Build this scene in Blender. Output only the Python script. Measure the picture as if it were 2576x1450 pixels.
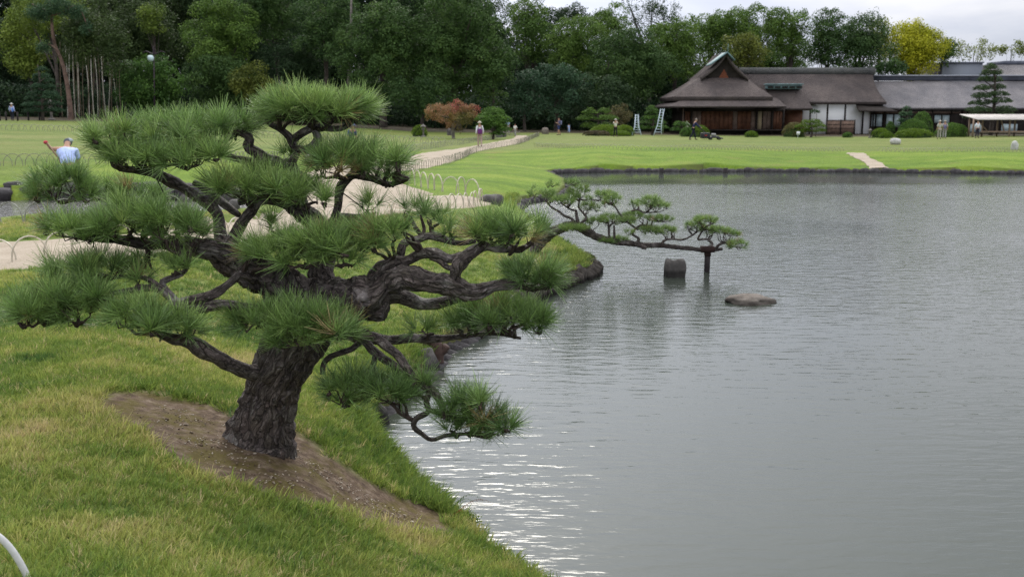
import bpy, math, random
import numpy as np
from math import radians, sin, cos, tan, pi, atan, sqrt

for _o in list(bpy.data.objects):
    bpy.data.objects.remove(_o)
sc = bpy.context.scene
col = sc.collection
random.seed(11)
RNG = np.random.default_rng(11)

# ------------------------------------------------------------------ camera
PITCH = radians(9.98)
F = 2500.0                       # focal length in units of a picture 2576 wide
CAM = np.array([0.0, 0.0, 2.7])
cd = bpy.data.cameras.new('camera')
cam = bpy.data.objects.new('camera', cd)
col.objects.link(cam)
cam.location = CAM
cam.rotation_euler = (pi/2 - PITCH, 0, 0)
cd.sensor_width = 36.0
cd.lens = 36.0*F/2576.0
cd.clip_start = 0.1
cd.clip_end = 3000.0
cd.dof.use_dof = True
cd.dof.focus_distance = 5.9
cd.dof.aperture_fstop = 5.0
sc.camera = cam

# ------------------------------------------------------------------ sky and sun
SUN_EL, SUN_AZ = radians(37), radians(-5)      # azimuth from the view direction, negative to the left
sd = np.array([cos(SUN_EL)*sin(SUN_AZ), cos(SUN_EL)*cos(SUN_AZ), sin(SUN_EL)])
world = bpy.data.worlds.new("World")
sc.world = world
world.use_nodes = True
nt = world.node_tree
nt.nodes.clear()
def N(tree, typ, **kw):
    n = tree.nodes.new(typ)
    for k, v in kw.items():
        if k.startswith('_'):
            setattr(n, k[1:], v)
        else:
            key = k
            n.inputs[int(key[1:]) if key[0] == 'i' and key[1:].isdigit() else key.replace('__', ' ')].default_value = v
    return n
def L(tree, a, b): tree.links.new(a, b)
def math_n(tree, op, a, b=None, clamp=False):
    n = tree.nodes.new('ShaderNodeMath'); n.operation = op; n.use_clamp = clamp
    for i, v in enumerate((a, b)):
        if v is None: continue
        if isinstance(v, (int, float)): n.inputs[i].default_value = v
        else: tree.links.new(v, n.inputs[i])
    return n.outputs[0]
def mix_n(tree, f, a, b, mode='MIX'):
    n = tree.nodes.new('ShaderNodeMix'); n.data_type = 'RGBA'; n.blend_type = mode
    for s, v in ((0, f), (6, a), (7, b)):
        if isinstance(v, (int, float)): n.inputs[s].default_value = v
        elif isinstance(v, (tuple, list)): n.inputs[s].default_value = (*v[:3], 1)
        else: tree.links.new(v, n.inputs[s])
    return n.outputs[2]
sky = N(nt, 'ShaderNodeTexSky', _sky_type='NISHITA', _sun_disc=False, _sun_elevation=SUN_EL, _sun_rotation=SUN_AZ)
geo = N(nt, 'ShaderNodeTexCoord')
sep = N(nt, 'ShaderNodeSeparateXYZ'); L(nt, geo.outputs['Generated'], sep.inputs[0])
up = math_n(nt, 'MAXIMUM', sep.outputs[2], 0.0)
den = math_n(nt, 'ADD', up, 0.22)
cx_ = math_n(nt, 'DIVIDE', sep.outputs[0], den); cy_ = math_n(nt, 'DIVIDE', sep.outputs[1], den)
comb = N(nt, 'ShaderNodeCombineXYZ'); L(nt, cx_, comb.inputs[0]); L(nt, cy_, comb.inputs[1])
n1 = N(nt, 'ShaderNodeTexNoise', Scale=1.15, Detail=7.0, Roughness=0.52, Distortion=0.35)
L(nt, comb.outputs[0], n1.inputs['Vector'])
n2 = N(nt, 'ShaderNodeTexNoise', Scale=0.45, Detail=3.0); L(nt, comb.outputs[0], n2.inputs['Vector'])
cr = N(nt, 'ShaderNodeValToRGB'); L(nt, n1.outputs[0], cr.inputs[0])
cr.color_ramp.elements[0].position = 0.36; cr.color_ramp.elements[0].color = (0.40, 0.44, 0.55, 1)
cr.color_ramp.elements[1].position = 0.66; cr.color_ramp.elements[1].color = (0.73, 0.74, 0.79, 1)
e = cr.color_ramp.elements.new(0.5); e.color = (0.53, 0.565, 0.665, 1)
grad = math_n(nt, 'ADD', math_n(nt, 'MULTIPLY', up, 1.75), 0.82)       # overcast sky: brighter towards the zenith
neut = mix_n(nt, math_n(nt, 'MULTIPLY', up, 1.6, clamp=True), cr.outputs[0], (0.64, 0.64, 0.645))
vs = N(nt, 'ShaderNodeVectorMath', _operation='DOT_PRODUCT'); L(nt, geo.outputs['Generated'], vs.inputs[0]); vs.inputs[1].default_value = sd
glow = math_n(nt, 'POWER', math_n(nt, 'MAXIMUM', vs.outputs['Value'], 0.0), 11.0)
glow = math_n(nt, 'MULTIPLY', glow, 3.0)
g2 = math_n(nt, 'ADD', grad, glow)
cl = N(nt, 'ShaderNodeVectorMath', _operation='SCALE'); L(nt, neut, cl.inputs[0]); L(nt, g2, cl.inputs['Scale'])
nis = N(nt, 'ShaderNodeVectorMath', _operation='SCALE'); L(nt, sky.outputs[0], nis.inputs[0]); nis.inputs['Scale'].default_value = 0.10
mk = math_n(nt, 'MULTIPLY', math_n(nt, 'SUBTRACT', n2.outputs[0], 0.30), 5.0, clamp=True)
mk = math_n(nt, 'ADD', math_n(nt, 'MULTIPLY', mk, 0.15), 0.85)
fin = mix_n(nt, mk, nis.outputs[0], cl.outputs[0])
bg = N(nt, 'ShaderNodeBackground', Strength=1.0); L(nt, fin, bg.inputs[0])
wo = N(nt, 'ShaderNodeOutputWorld'); L(nt, bg.outputs[0], wo.inputs[0])
world.cycles.sampling_method = 'MANUAL'; world.cycles.sample_map_resolution = 512

sl = bpy.data.lights.new('sun', 'SUN'); sl.energy = 1.3; sl.angle = radians(20); sl.color = (1.0, 0.95, 0.86)
sun = bpy.data.objects.new('sun', sl); col.objects.link(sun)
from mathutils import Vector, Matrix, Euler, Quaternion
sun.rotation_euler = Vector(sd).to_track_quat('Z', 'Y').to_euler()
sun.location = (0, 0, 30)

sc.view_settings.view_transform = 'Standard'
sc.view_settings.look = 'None'
sc.view_settings.gamma = 1.0
sc.view_settings.exposure = 0.24
sc.view_settings.use_curve_mapping = False
sc.render.engine = 'CYCLES'
sc.cycles.use_denoising = True
sc.cycles.denoiser = 'OPENIMAGEDENOISE'
sc.cycles.denoising_input_passes = 'RGB_ALBEDO_NORMAL'
sc.cycles.denoising_prefilter = 'NONE'
sc.cycles.max_bounces = 5
sc.cycles.diffuse_bounces = 2
sc.cycles.glossy_bounces = 2
sc.cycles.transmission_bounces = 3
sc.cycles.transparent_max_bounces = 6
sc.cycles.use_adaptive_sampling = True
sc.cycles.adaptive_threshold = 0.015
sc.cycles.caustics_reflective = False
sc.cycles.caustics_refractive = False

# ------------------------------------------------------------------ picture <-> place
FW = np.array([0, cos(PITCH), -sin(PITCH)]); UP = np.array([0, sin(PITCH), cos(PITCH)]); RT = np.array([1.0, 0, 0])
def ray(px, py):
    return FW + RT*((px-1288.0)/F) + UP*((725.0-py)/F)
def W(px, py, Y):
    """the point of the place seen at (px, py) at the distance Y in front of the camera"""
    d = ray(px, py)
    return CAM + d*(Y/d[1])
def WZ(px, py, z):
    d = ray(px, py)
    return CAM + d*((z-CAM[2])/d[2])
def mpp(P):
    """metres per picture unit at P"""
    return float(np.dot(np.asarray(P)-CAM, FW))/F

# ------------------------------------------------------------------ numeric noise
def _h(ix, iy, iz, seed):
    n = (ix.astype(np.int64)*374761393 + iy.astype(np.int64)*668265263 + iz.astype(np.int64)*2147483647 + seed*1274126177) & 0xffffffff
    n = ((n ^ (n >> 13))*1274126177) & 0xffffffff
    n = ((n ^ (n >> 16))*2246822519) & 0xffffffff
    return ((n ^ (n >> 15)) & 0xffffff)/float(0xffffff)
def vnoise(p, seed=0):
    p = np.asarray(p, float)
    i = np.floor(p).astype(np.int64); f = p-i; f = f*f*(3-2*f)
    r = 0
    for a in (0, 1):
        for b in (0, 1):
            for c in (0, 1):
                w = (f[:, 0] if a else 1-f[:, 0])*(f[:, 1] if b else 1-f[:, 1])*(f[:, 2] if c else 1-f[:, 2])
                r = r + w*_h(i[:, 0]+a, i[:, 1]+b, i[:, 2]+c, seed)
    return r
def fbm(p, octv=3, seed=0):
    p = np.asarray(p, float); s = 0; a = 0.5; t = 0
    for k in range(octv):
        s = s + a*vnoise(p*(2**k)+k*17.3, seed+k); t += a; a *= 0.5
    return s/t

# ------------------------------------------------------------------ object helpers
def tag(o, label=None, cat=None, group=None, kind=None):
    if label: o['label'] = label
    if cat: o['category'] = cat
    if group: o['group'] = group
    if kind: o['kind'] = kind
    return o
def thing(name, label, cat, loc=(0, 0, 0), group=None):
    o = bpy.data.objects.new(name, None); col.objects.link(o)
    o.location = tuple(float(v) for v in loc); o.empty_display_size = 0.2
    return tag(o, label, cat, group)
def put(name, me, parent=None, loc=None, mats=None):
    """link mesh me; vertices are in world space unless loc is given; a parent's location is taken off"""
    o = bpy.data.objects.new(name, me); col.objects.link(o)
    if parent is not None:
        o.parent = parent
        pl = Vector(parent.location)
        q = parent
        while q.parent is not None:
            q = q.parent; pl = pl + Vector(q.location)
        o.location = (Vector(loc) if loc is not None else Vector((0, 0, 0))) - pl
    elif loc is not None:
        o.location = loc
    if mats:
        for m in (mats if isinstance(mats, (list, tuple)) else [mats]):
            me.materials.append(m)
    return o
def mesh_np(name, V, Fq, smooth=False, uv=None, mat_idx=None):
    """V (n,3); Fq: list of int arrays (m,k) or one array"""
    if isinstance(Fq, np.ndarray): Fq = [Fq]
    Fq = [f for f in Fq if len(f)]
    me = bpy.data.meshes.new(name)
    V = np.asarray(V, np.float32)
    me.vertices.add(len(V)); me.vertices.foreach_set('co', V.ravel())
    nl = sum(f.size for f in Fq); nf = sum(len(f) for f in Fq)
    me.loops.add(nl); me.polygons.add(nf)
    li = np.concatenate([np.asarray(f, np.int32).ravel() for f in Fq]) if Fq else np.zeros(0, np.int32)
    tot = np.concatenate([np.full(len(f), f.shape[1], np.int32) for f in Fq]) if Fq else np.zeros(0, np.int32)
    st = np.concatenate([[0], np.cumsum(tot)[:-1]]).astype(np.int32) if nf else tot
    me.loops.foreach_set('vertex_index', li)
    me.polygons.foreach_set('loop_start', st)
    try: me.polygons.foreach_set('loop_total', tot)
    except Exception: pass
    if smooth: me.polygons.foreach_set('use_smooth', np.ones(nf, bool))
    if mat_idx is not None: me.polygons.foreach_set('material_index', np.asarray(mat_idx, np.int32))
    if uv is not None:
        ul = me.uv_layers.new(name='UVMap')
        ul.data.foreach_set('uv', np.asarray(uv, np.float32)[li].ravel())
    me.update(calc_edges=True)
    return me
class MB:
    """collects simple shapes into one mesh"""
    def __init__(s): s.v = []; s.f = {3: [], 4: []}; s.n = 0; s.u = []
    def add(s, V, Fs, U=None):
        V = np.asarray(V, float)
        for f in Fs:
            f = np.asarray(f)
            if f.size: s.f.setdefault(f.shape[1], []).append(f+s.n)
        s.v.append(V); s.n += len(V)
        s.u.append(np.zeros((len(V), 2)) if U is None else np.asarray(U))
        return s
    def box(s, c, d, rz=0.0, taper=1.0):
        x, y, z = [k/2 for k in d]
        V = np.array([[sx*x*(taper if sz > 0 else 1), sy*y*(taper if sz > 0 else 1), sz*z] for sz in (-1, 1) for sy in (-1, 1) for sx in (-1, 1)])
        R = np.array([[cos(rz), -sin(rz), 0], [sin(rz), cos(rz), 0], [0, 0, 1]])
        V = V@R.T + np.asarray(c)
        return s.add(V, [np.array([[0, 2, 3, 1], [4, 5, 7, 6], [0, 1, 5, 4], [2, 6, 7, 3], [0, 4, 6, 2], [1, 3, 7, 5]])])
    def bar(s, a, b, w, h=None):
        """square bar from a to b"""
        a = np.asarray(a, float); b = np.asarray(b, float)
        return s.tube([a, b], [w/2*1.414, w/2*1.414], 4)
    def tube(s, P, R, sides=8, caps=True, amp=0.0, freq=10.0, seed=0, phase=pi/4, flat=1.0):
        V, Fs, U = tube_np(P, R, sides, caps, amp, freq, seed, phase, flat)
        return s.add(V, Fs, U)
    def lathe(s, prof, c=(0, 0, 0), sides=16):
        P = [np.array([c[0], c[1], c[2]+z]) for r, z in prof]
        V = []; k = len(prof)
        for (r, z) in prof:
            for j in range(sides):
                a = 2*pi*j/sides; V.append([c[0]+r*cos(a), c[1]+r*sin(a), c[2]+z])
        Fs = [[i*sides+j, i*sides+(j+1) % sides, (i+1)*sides+(j+1) % sides, (i+1)*sides+j] for i in range(k-1) for j in range(sides)]
        return s.add(V, [np.array(Fs)])
    def mesh(s, name, smooth=False, uv=False):
        V = np.concatenate(s.v)
        return mesh_np(name, V, [np.concatenate(x) for x in s.f.values() if x], smooth, np.concatenate(s.u) if uv else None)
def catmull(P, R, n):
    P = np.asarray(P, float); R = np.asarray(R, float)
    d = np.concatenate([[0], np.cumsum(np.linalg.norm(np.diff(P, axis=0), axis=1))])
    t = np.linspace(0, d[-1], n)
    Q = np.zeros((n, 3)); m = len(P)
    T = np.zeros_like(P)
    for i in range(m):
        a = max(0, i-1); b = min(m-1, i+1)
        T[i] = (P[b]-P[a])/max(1e-9, d[b]-d[a])
    k = np.clip(np.searchsorted(d, t, side='right')-1, 0, m-2)
    h = d[k+1]-d[k]; u = ((t-d[k])/np.maximum(h, 1e-9))[:, None]; h = h[:, None]
    Q = (2*u**3-3*u**2+1)*P[k] + (u**3-2*u**2+u)*h*T[k] + (-2*u**3+3*u**2)*P[k+1] + (u**3-u**2)*h*T[k+1]
    return Q, np.interp(t, d, R)
def tube_np(P, R, sides=8, caps=True, amp=0.0, freq=10.0, seed=0, phase=0.0, flat=1.0):
    P = np.asarray(P, float); R = np.asarray(R, float); n = len(P)
    T = np.gradient(P, axis=0); T /= np.maximum(1e-9, np.linalg.norm(T, axis=1))[:, None]
    ref = np.array([0, 0, 1.0]) if abs(T[0][2]) < 0.9 else np.array([0, 1.0, 0])
    A = np.zeros((n, 3)); a = np.cross(ref, T[0]); a /= np.linalg.norm(a); A[0] = a
    for i in range(1, n):
        a = a - T[i]*np.dot(a, T[i]); a /= max(1e-9, np.linalg.norm(a)); A[i] = a
    B = np.cross(T, A)
    th = np.linspace(0, 2*pi, sides, endpoint=False)+phase
    ct = np.cos(th)[None, :, None]; st = np.sin(th)[None, :, None]
    D = A[:, None, :]*ct + B[:, None, :]*st*flat
    V = P[:, None, :] + D*R[:, None, None]
    ln = np.concatenate([[0], np.cumsum(np.linalg.norm(np.diff(P, axis=0), axis=1))])
    if amp:
        q = V.reshape(-1, 3)
        nz = fbm(q*freq, 3, seed)-0.5
        V = V + (D*R[:, None, None])*(nz.reshape(n, sides)[:, :, None]*2*amp)
    U = np.stack([np.broadcast_to((th-phase)/(2*pi), (n, sides))*np.mean(R)*2*pi, np.broadcast_to(ln[:, None], (n, sides))], -1).reshape(-1, 2)
    V = V.reshape(-1, 3)
    i = np.arange(n-1)[:, None]*sides; j = np.arange(sides)[None, :]; j2 = (j+1) % sides
    Q = np.stack([i+j, i+j2, i+sides+j2, i+sides+j], -1).reshape(-1, 4)
    Fs = [Q]
    if caps:
        V = np.concatenate([V, P[:1], P[-1:]]); U = np.concatenate([U, [[0, 0]], [[0, ln[-1]]]])
        c0 = n*sides; c1 = c0+1; jj = np.arange(sides); jk = (jj+1) % sides
        Fs.append(np.concatenate([np.stack([jk, jj, np.full(sides, c0)], -1), np.stack([(n-1)*sides+jj, (n-1)*sides+jk, np.full(sides, c1)], -1)]))
    return V, Fs, U

# ------------------------------------------------------------------ materials
def new_mat(name):
    m = bpy.data.materials.new(name); m.use_nodes = True
    t = m.node_tree; t.nodes.clear()
    out = t.nodes.new('ShaderNodeOutputMaterial'); b = t.nodes.new('ShaderNodeBsdfPrincipled')
    t.links.new(b.outputs[0], out.inputs[0])
    return m, t, b, out
def plain(name, c, rough=0.7, spec=0.3, var=0.15, scale=6.0, bump=0.0, metal=0.0, bscale=None):
    m, t, b, out = new_mat(name)
    tc = N(t, 'ShaderNodeTexCoord')
    nz = N(t, 'ShaderNodeTexNoise', Scale=scale, Detail=5.0, Roughness=0.6); L(t, tc.outputs['Object'], nz.inputs['Vector'])
    lo = tuple(v*(1-var*1.6) for v in c); hi = tuple(min(1, v*(1+var*1.6)) for v in c)
    r = N(t, 'ShaderNodeValToRGB'); L(t, nz.outputs[0], r.inputs[0])
    r.color_ramp.elements[0].position = 0.3; r.color_ramp.elements[0].color = (*lo, 1)
    r.color_ramp.elements[1].position = 0.7; r.color_ramp.elements[1].color = (*hi, 1)
    L(t, r.outputs[0], b.inputs['Base Color'])
    b.inputs['Roughness'].default_value = rough; b.inputs['Specular IOR Level'].default_value = spec
    b.inputs['Metallic'].default_value = metal
    if bump:
        n2 = N(t, 'ShaderNodeTexNoise', Scale=bscale or scale*4, Detail=4.0); L(t, tc.outputs['Object'], n2.inputs['Vector'])
        bp = N(t, 'ShaderNodeBump', Strength=bump, Distance=0.02); L(t, n2.outputs[0], bp.inputs['Height']); L(t, bp.outputs[0], b.inputs['Normal'])
    return m
def leaf_mat(name, cols, rough=0.5, spec=0.25, trans=0.25, vary=0.5):
    """cols: colours over the 'tint' that every clump carries"""
    m, t, b, out = new_mat(name)
    at = N(t, 'ShaderNodeAttribute', _attribute_type='INSTANCER', _attribute_name='tint')
    r = N(t, 'ShaderNodeValToRGB'); L(t, at.outputs['Fac'], r.inputs[0])
    el = r.color_ramp.elements
    while len(el) < len(cols): el.new(0.5)
    for i, c in enumerate(cols):
        el[i].position = i/(len(cols)-1.0); el[i].color = (*c, 1)
    gi = N(t, 'ShaderNodeNewGeometry')
    hs = N(t, 'ShaderNodeHueSaturation'); L(t, r.outputs[0], hs.inputs['Color'])
    v = math_n(t, 'ADD', math_n(t, 'MULTIPLY', gi.outputs['Random Per Island'], vary*1.0), 1.0-vary/2)
    L(t, v, hs.inputs['Value'])
    L(t, hs.outputs[0], b.inputs['Base Color'])
    b.inputs['Roughness'].default_value = rough; b.inputs['Specular IOR Level'].default_value = spec
    if trans:
        tr = N(t, 'ShaderNodeBsdfTranslucent'); L(t, hs.outputs[0], tr.inputs[0])
        mx = N(t, 'ShaderNodeMixShader', i0=trans); L(t, b.outputs[0], mx.inputs[1]); L(t, tr.outputs[0], mx.inputs[2])
        L(t, mx.outputs[0], out.inputs[0])
    return m

# ------------------------------------------------------------------ clumps on points: one node tree for all
GK = 4
def make_tree():
    g = bpy.data.node_groups.new('clumps_on_points', 'GeometryNodeTree')
    g.interface.new_socket('Geometry', in_out='INPUT', socket_type='NodeSocketGeometry')
    g.interface.new_socket('Geometry', in_out='OUTPUT', socket_type='NodeSocketGeometry')
    gi = g.nodes.new('NodeGroupInput'); go = g.nodes.new('NodeGroupOutput')
    def attr(nm, ty):
        n = g.nodes.new('GeometryNodeInputNamedAttribute'); n.data_type = ty; n.inputs[0].default_value = nm
        return n.outputs[0]
    kid = attr('kid', 'INT'); rot = attr('rot', 'FLOAT_VECTOR'); scl = attr('scl', 'FLOAT')
    e2r = g.nodes.new('FunctionNodeEulerToRotation'); g.links.new(rot, e2r.inputs[0])
    jo = g.nodes.new('GeometryNodeJoinGeometry')
    def sel(val):
        c = g.nodes.new('FunctionNodeCompare'); c.data_type = 'INT'; c.operation = 'EQUAL'
        g.links.new(kid, c.inputs[2]); c.inputs[3].default_value = val
        s = g.nodes.new('GeometryNodeSeparateGeometry'); s.domain = 'POINT'
        g.links.new(gi.outputs[0], s.inputs[0]); g.links.new(c.outputs[0], s.inputs[1])
        return s.outputs[0]
    for k in range(GK):
        ip = g.nodes.new('GeometryNodeInstanceOnPoints')
        g.links.new(sel(100+k), ip.inputs['Points']); g.links.new(sel(k), ip.inputs['Instance'])
        g.links.new(e2r.outputs[0], ip.inputs['Rotation']); g.links.new(scl, ip.inputs['Scale'])
        g.links.new(ip.outputs[0], jo.inputs[0])
    g.links.new(jo.outputs[0], go.inputs[0])
    return g
GTREE = make_tree()
def eul_from_dir(D, spin):
    """euler angles that turn +Z to D, spun about it"""
    D = D/np.linalg.norm(D, axis=1)[:, None]
    th = np.arccos(np.clip(D[:, 2], -1, 1)); ph = np.arctan2(D[:, 1], D[:, 0])
    # R = Rz(ph) Ry(th) Rz(spin)
    c1, s1, c2, s2, c3, s3 = np.cos(ph), np.sin(ph), np.cos(th), np.sin(th), np.cos(spin), np.sin(spin)
    r00 = c1*c2*c3-s1*s3; r10 = s1*c2*c3+c1*s3; r20 = -s2*c3; r21 = s2*s3; r22 = c2
    ey = np.arcsin(np.clip(-r20, -1, 1)); ex = np.arctan2(r21, r22); ez = np.arctan2(r10, r00)
    return np.stack([ex, ey, ez], -1)
def scatter(name, protos, P, ROT, SC, TI, mat, parent=None, loc=(0, 0, 0), seed=0):
    """P in world space; loc = origin of the object"""
    P = np.asarray(P, float); n = len(P); loc = np.asarray(loc, float)
    pv, pf, kid, c = [], {}, [], 0
    for k, (v, fs) in enumerate(protos[:GK]):
        pv.append(v); kid.append(np.full(len(v), k))
        for f in fs:
            if len(f): pf.setdefault(f.shape[1], []).append(f+c)
        c += len(v)
    pick = np.random.default_rng(seed).integers(0, len(protos[:GK]), n)
    V = np.concatenate(pv+[P-loc]); kid = np.concatenate(kid+[100+pick])
    me = mesh_np(name, V, [np.concatenate(x) for x in pf.values()])
    z = np.zeros(c)
    a = me.attributes.new('kid', 'INT', 'POINT'); a.data.foreach_set('value', kid.astype(np.int32))
    a = me.attributes.new('scl', 'FLOAT', 'POINT'); a.data.foreach_set('value', np.concatenate([z, np.broadcast_to(SC, n)]).astype(np.float32))
    a = me.attributes.new('tint', 'FLOAT', 'POINT'); a.data.foreach_set('value', np.concatenate([z, np.clip(TI, 0, 1)]).astype(np.float32))
    a = me.attributes.new('rot', 'FLOAT_VECTOR', 'POINT'); a.data.foreach_set('vector', np.concatenate([np.zeros((c, 3)), ROT]).astype(np.float32).ravel())
    o = put(name, me, parent, loc=tuple(loc), mats=mat)
    md = o.modifiers.new('clumps', 'NODES'); md.node_group = GTREE
    return o

# ------------------------------------------------------------------ clump shapes
def strips(base, dirs, length, width, bend, rng, tipw=0.25, segs=2, side=None):
    """thin blades: base (n,3), dirs (n,3) unit; returns V, [F]"""
    n = len(base)
    if side is None:
        side = np.cross(dirs, rng.normal(size=(n, 3)))
    side = side/np.maximum(1e-9, np.linalg.norm(side, axis=1))[:, None]
    V = np.zeros((n, segs+1, 2, 3))
    for k in range(segs+1):
        t = k/segs
        c = base + dirs*(length[:, None]*t) + bend*(t*t)
        w = width[:, None]*(1-(1-tipw)*t)/2
        V[:, k, 0] = c-side*w; V[:, k, 1] = c+side*w
    V = V.reshape(-1, 3)
    i = (np.arange(n)*(segs+1)*2)[:, None]+(np.arange(segs)*2)[None, :]
    Fq = np.stack([i, i+1, i+3, i+2], -1).reshape(-1, 4)
    return V, [Fq]
def needle_tuft(seed, n=56, ln=0.116, w=0.0030, spread=76):
    r = np.random.default_rng(seed)
    ax = r.uniform(0, 0.03, n); th = np.radians(r.uniform(8, spread, n)**1.0); ph = r.uniform(0, 2*pi, n)
    th = np.where(ax < 0.008, th*1.15, th)
    d = np.stack([np.sin(th)*np.cos(ph), np.sin(th)*np.sin(ph), np.cos(th)], -1)
    base = np.stack([0*ax, 0*ax, ax], -1)+d*0.003
    le = ln*r.uniform(0.55, 1.12, n)
    bend = r.normal(size=(n, 3))*0.006 + np.array([0, 0, 0.012])
    return strips(base, d, le, np.full(n, w), bend, r, 0.4)
def grass_tuft(seed, n=20, h=0.044, rad=0.036, w=0.0050, lean=0.9):
    r = np.random.default_rng(seed)
    a = r.uniform(0, 2*pi, n); q = rad*np.sqrt(r.uniform(0, 1, n))
    base = np.stack([q*np.cos(a), q*np.sin(a), np.full(n, -0.006)], -1)
    d = np.stack([np.cos(a)*lean*r.uniform(0, 1, n)+r.normal(0, .22, n), np.sin(a)*lean*r.uniform(0, 1, n)+r.normal(0, .22, n), np.ones(n)], -1)
    d /= np.linalg.norm(d, axis=1)[:, None]
    le = h*r.uniform(0.5, 1.25, n)
    bend = np.stack([d[:, 0], d[:, 1], -0.25*np.ones(n)], -1)*le[:, None]*r.uniform(0.1, 0.6, (n, 1))
    return strips(base, d, le, w*r.uniform(.7, 1.2, n), bend, r, 0.2)
def leaf_clump(seed, n=24, size=0.25, flat=0.65, long=1.5):
    """leaf-sized diamond faces inside a flattened unit ball"""
    r = np.random.default_rng(seed)
    c = r.normal(size=(n, 3)); c /= np.linalg.norm(c, axis=1)[:, None]; c *= (r.uniform(0.15, 1, (n, 1)))**0.5
    c[:, 2] *= flat
    nrm = c*0.8+r.normal(size=(n, 3))*0.55+np.array([0, 0, .5]); nrm /= np.linalg.norm(nrm, axis=1)[:, None]
    u = np.cross(nrm, r.normal(size=(n, 3))); u /= np.linalg.norm(u, axis=1)[:, None]; v = np.cross(nrm, u)
    s = size*r.uniform(.6, 1.2, (n, 1))
    V = np.stack([c-u*s*long*.5, c-v*s*.5, c+u*s*long*.5, c+v*s*.5], 1).reshape(-1, 3)
    return V, [np.arange(n*4).reshape(n, 4)]
NEEDLES = [needle_tuft(i) for i in range(4)]
NEEDLES_FAR = [needle_tuft(20+i, n=38, ln=0.10, w=0.0034, spread=70) for i in range(4)]
GRASS = [grass_tuft(40+i) for i in range(4)]
LEAVES = [leaf_clump(60+i) for i in range(4)]
SPRIGS = [leaf_clump(70+i, n=20, size=0.2, flat=1.0, long=2.6) for i in range(4)]
FLATS = [leaf_clump(80+i, n=26, size=0.22, flat=0.28, long=1.8) for i in range(4)]
# ------------------------------------------------------------------ terrain
# (x, y) in the picture and distance: what is seen there on the ground
CP = [(-300,1450,2.9),(0,1450,3.1),(650,1450,3.6),(1000,1450,4.5),(0,1100,5.0),(0,900,7.0),(0,700,11.0),(300,1000,6.0),(660,1130,5.5),
 (900,1200,6.0),(1080,1290,6.0),(600,1250,4.8),(900,1350,4.9),(1120,1400,5.15),(300,1250,4.2),(900,1000,7.7),(700,950,8.0),(600,800,10.0),(300,800,8.6),
 (1000,850,10.3),(1200,760,13.2),(900,650,15.0),(1300,640,17.0),(1430,640,17.2),(1360,612,18.6),(500,680,11.5),
 (760,575,17.0),(1100,560,18.5),(1180,525,21.0),(1250,515,22.3),(1020,425,40.0),(1200,383,58.0),(1330,343,95.0),(1207,369,66.0),
 (1250,470,30.0),(1200,450,33.0),(1300,425,40.0),(1100,470,27.0),(1400,372,60.0),(1800,374,59.0),(1800,400,48.2),(1800,388,50.5),(2500,404,48.2),(2500,391,50.5),(1500,388,50.5),(1500,400,48.0),(2500,380,58.0),(2500,345,95.0),
 (1700,338,110.0),(2300,340,110.0),(1400,345,90.0),(0,610,14.5),(0,655,12.6),(0,575,16.0),(0,560,17.6),(-200,560,18),(300,545,18.5),(550,548,19.5),
 (0,455,23.3),(0,412,27.0),(0,360,50.0),(0,303,96.0),(0,325,75.0),(-300,412,27.0),(-300,303,96),(500,400,30.0),(750,430,30.0),(400,460,24.5),
 (700,335,85.0),(750,320,102.0),(1050,336,103.0),(1000,370,60.0),(870,452,27.5),(400,312,100.0),(600,500,22.5)]
_pts = [(W(*c)[0], W(*c)[1], W(*c)[2]) for c in CP]
# shores: points just outside the pond on the water plane
SHORE_PX = [(1700,1900),(1500,1620),(1352,1452),(1262,1395),(1190,1340),(1150,1300),(1074,1250),(1000,1182),(950,1132),(932,1082),(944,1050),(988,1016),
 (1046,970),(1082,926),(1112,885),(1180,850),(1262,800),(1345,750),(1430,716),(1480,697),(1491,683),(1487,678),(1458,660),(1407,620),(1352,584),(1314,554),
 (1300,530),(1318,513),(1375,504),(1408,498),(1424,482),(1424,462),(1400,450),(1378,440),(1400,436.5),(1480,434),(1620,432),(1820,432.5),(2100,433),(2300,435),(2576,438.5),(2900,443),(3400,450)]
SHORE = np.array([WZ(x, y, 0.0)[:2] for x, y in SHORE_PX])
POND = np.concatenate([SHORE, [[60, 30], [60, -6], [1.8, -6], [1.4, 2.0]]])
for i in range(2, 41):
    x, y = SHORE[i]
    a, b = SHORE[max(0, i-1)], SHORE[min(len(SHORE)-1, i+1)]
    t = (b-a)/np.linalg.norm(b-a); nrm = np.array([-t[1], t[0]])   # left of the walking direction = land
    h = 0.07 if i < 7 else (0.15 if i < 9 else (0.22 if i < 34 else 0.17))
    _pts.append((x+nrm[0]*0.08, y+nrm[1]*0.08, h))
_pts += [(-2.5, 1.0, 1.25), (0, 1.2, 1.1), (1.2, 1.5, .7), (-60, 130, 2.3), (-20, 130, 1.6), (10, 130, .7), (60, 130, .6), (-100, 60, 1.6), (100, 70, .6), (-30, 18, .95)]
_pts = np.array(_pts)
def _q(x, y):
    y = np.maximum(np.asarray(y, float), 0.8); x = np.asarray(x, float)
    r = np.clip(np.hypot(x, y), 1.5, 140)
    return np.stack([np.clip(np.arctan2(x, y), -1.0, 1.0)*3.0, np.log(r)], -1)
_A = _q(_pts[:, 0], _pts[:, 1])
def _phi(r2): return 0.5*r2*np.log(r2+1e-12)
_d2 = ((_A[:, None]-_A[None])**2).sum(-1)
_n = len(_A)
_M = np.zeros((_n+3, _n+3)); _M[:_n, :_n] = _phi(_d2)+np.eye(_n)*0.004
_M[:_n, _n] = 1; _M[:_n, _n+1:] = _A; _M[_n, :_n] = 1; _M[_n+1:, :_n] = _A.T
_w = np.linalg.solve(_M, np.concatenate([_pts[:, 2], [0, 0, 0]]))
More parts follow.
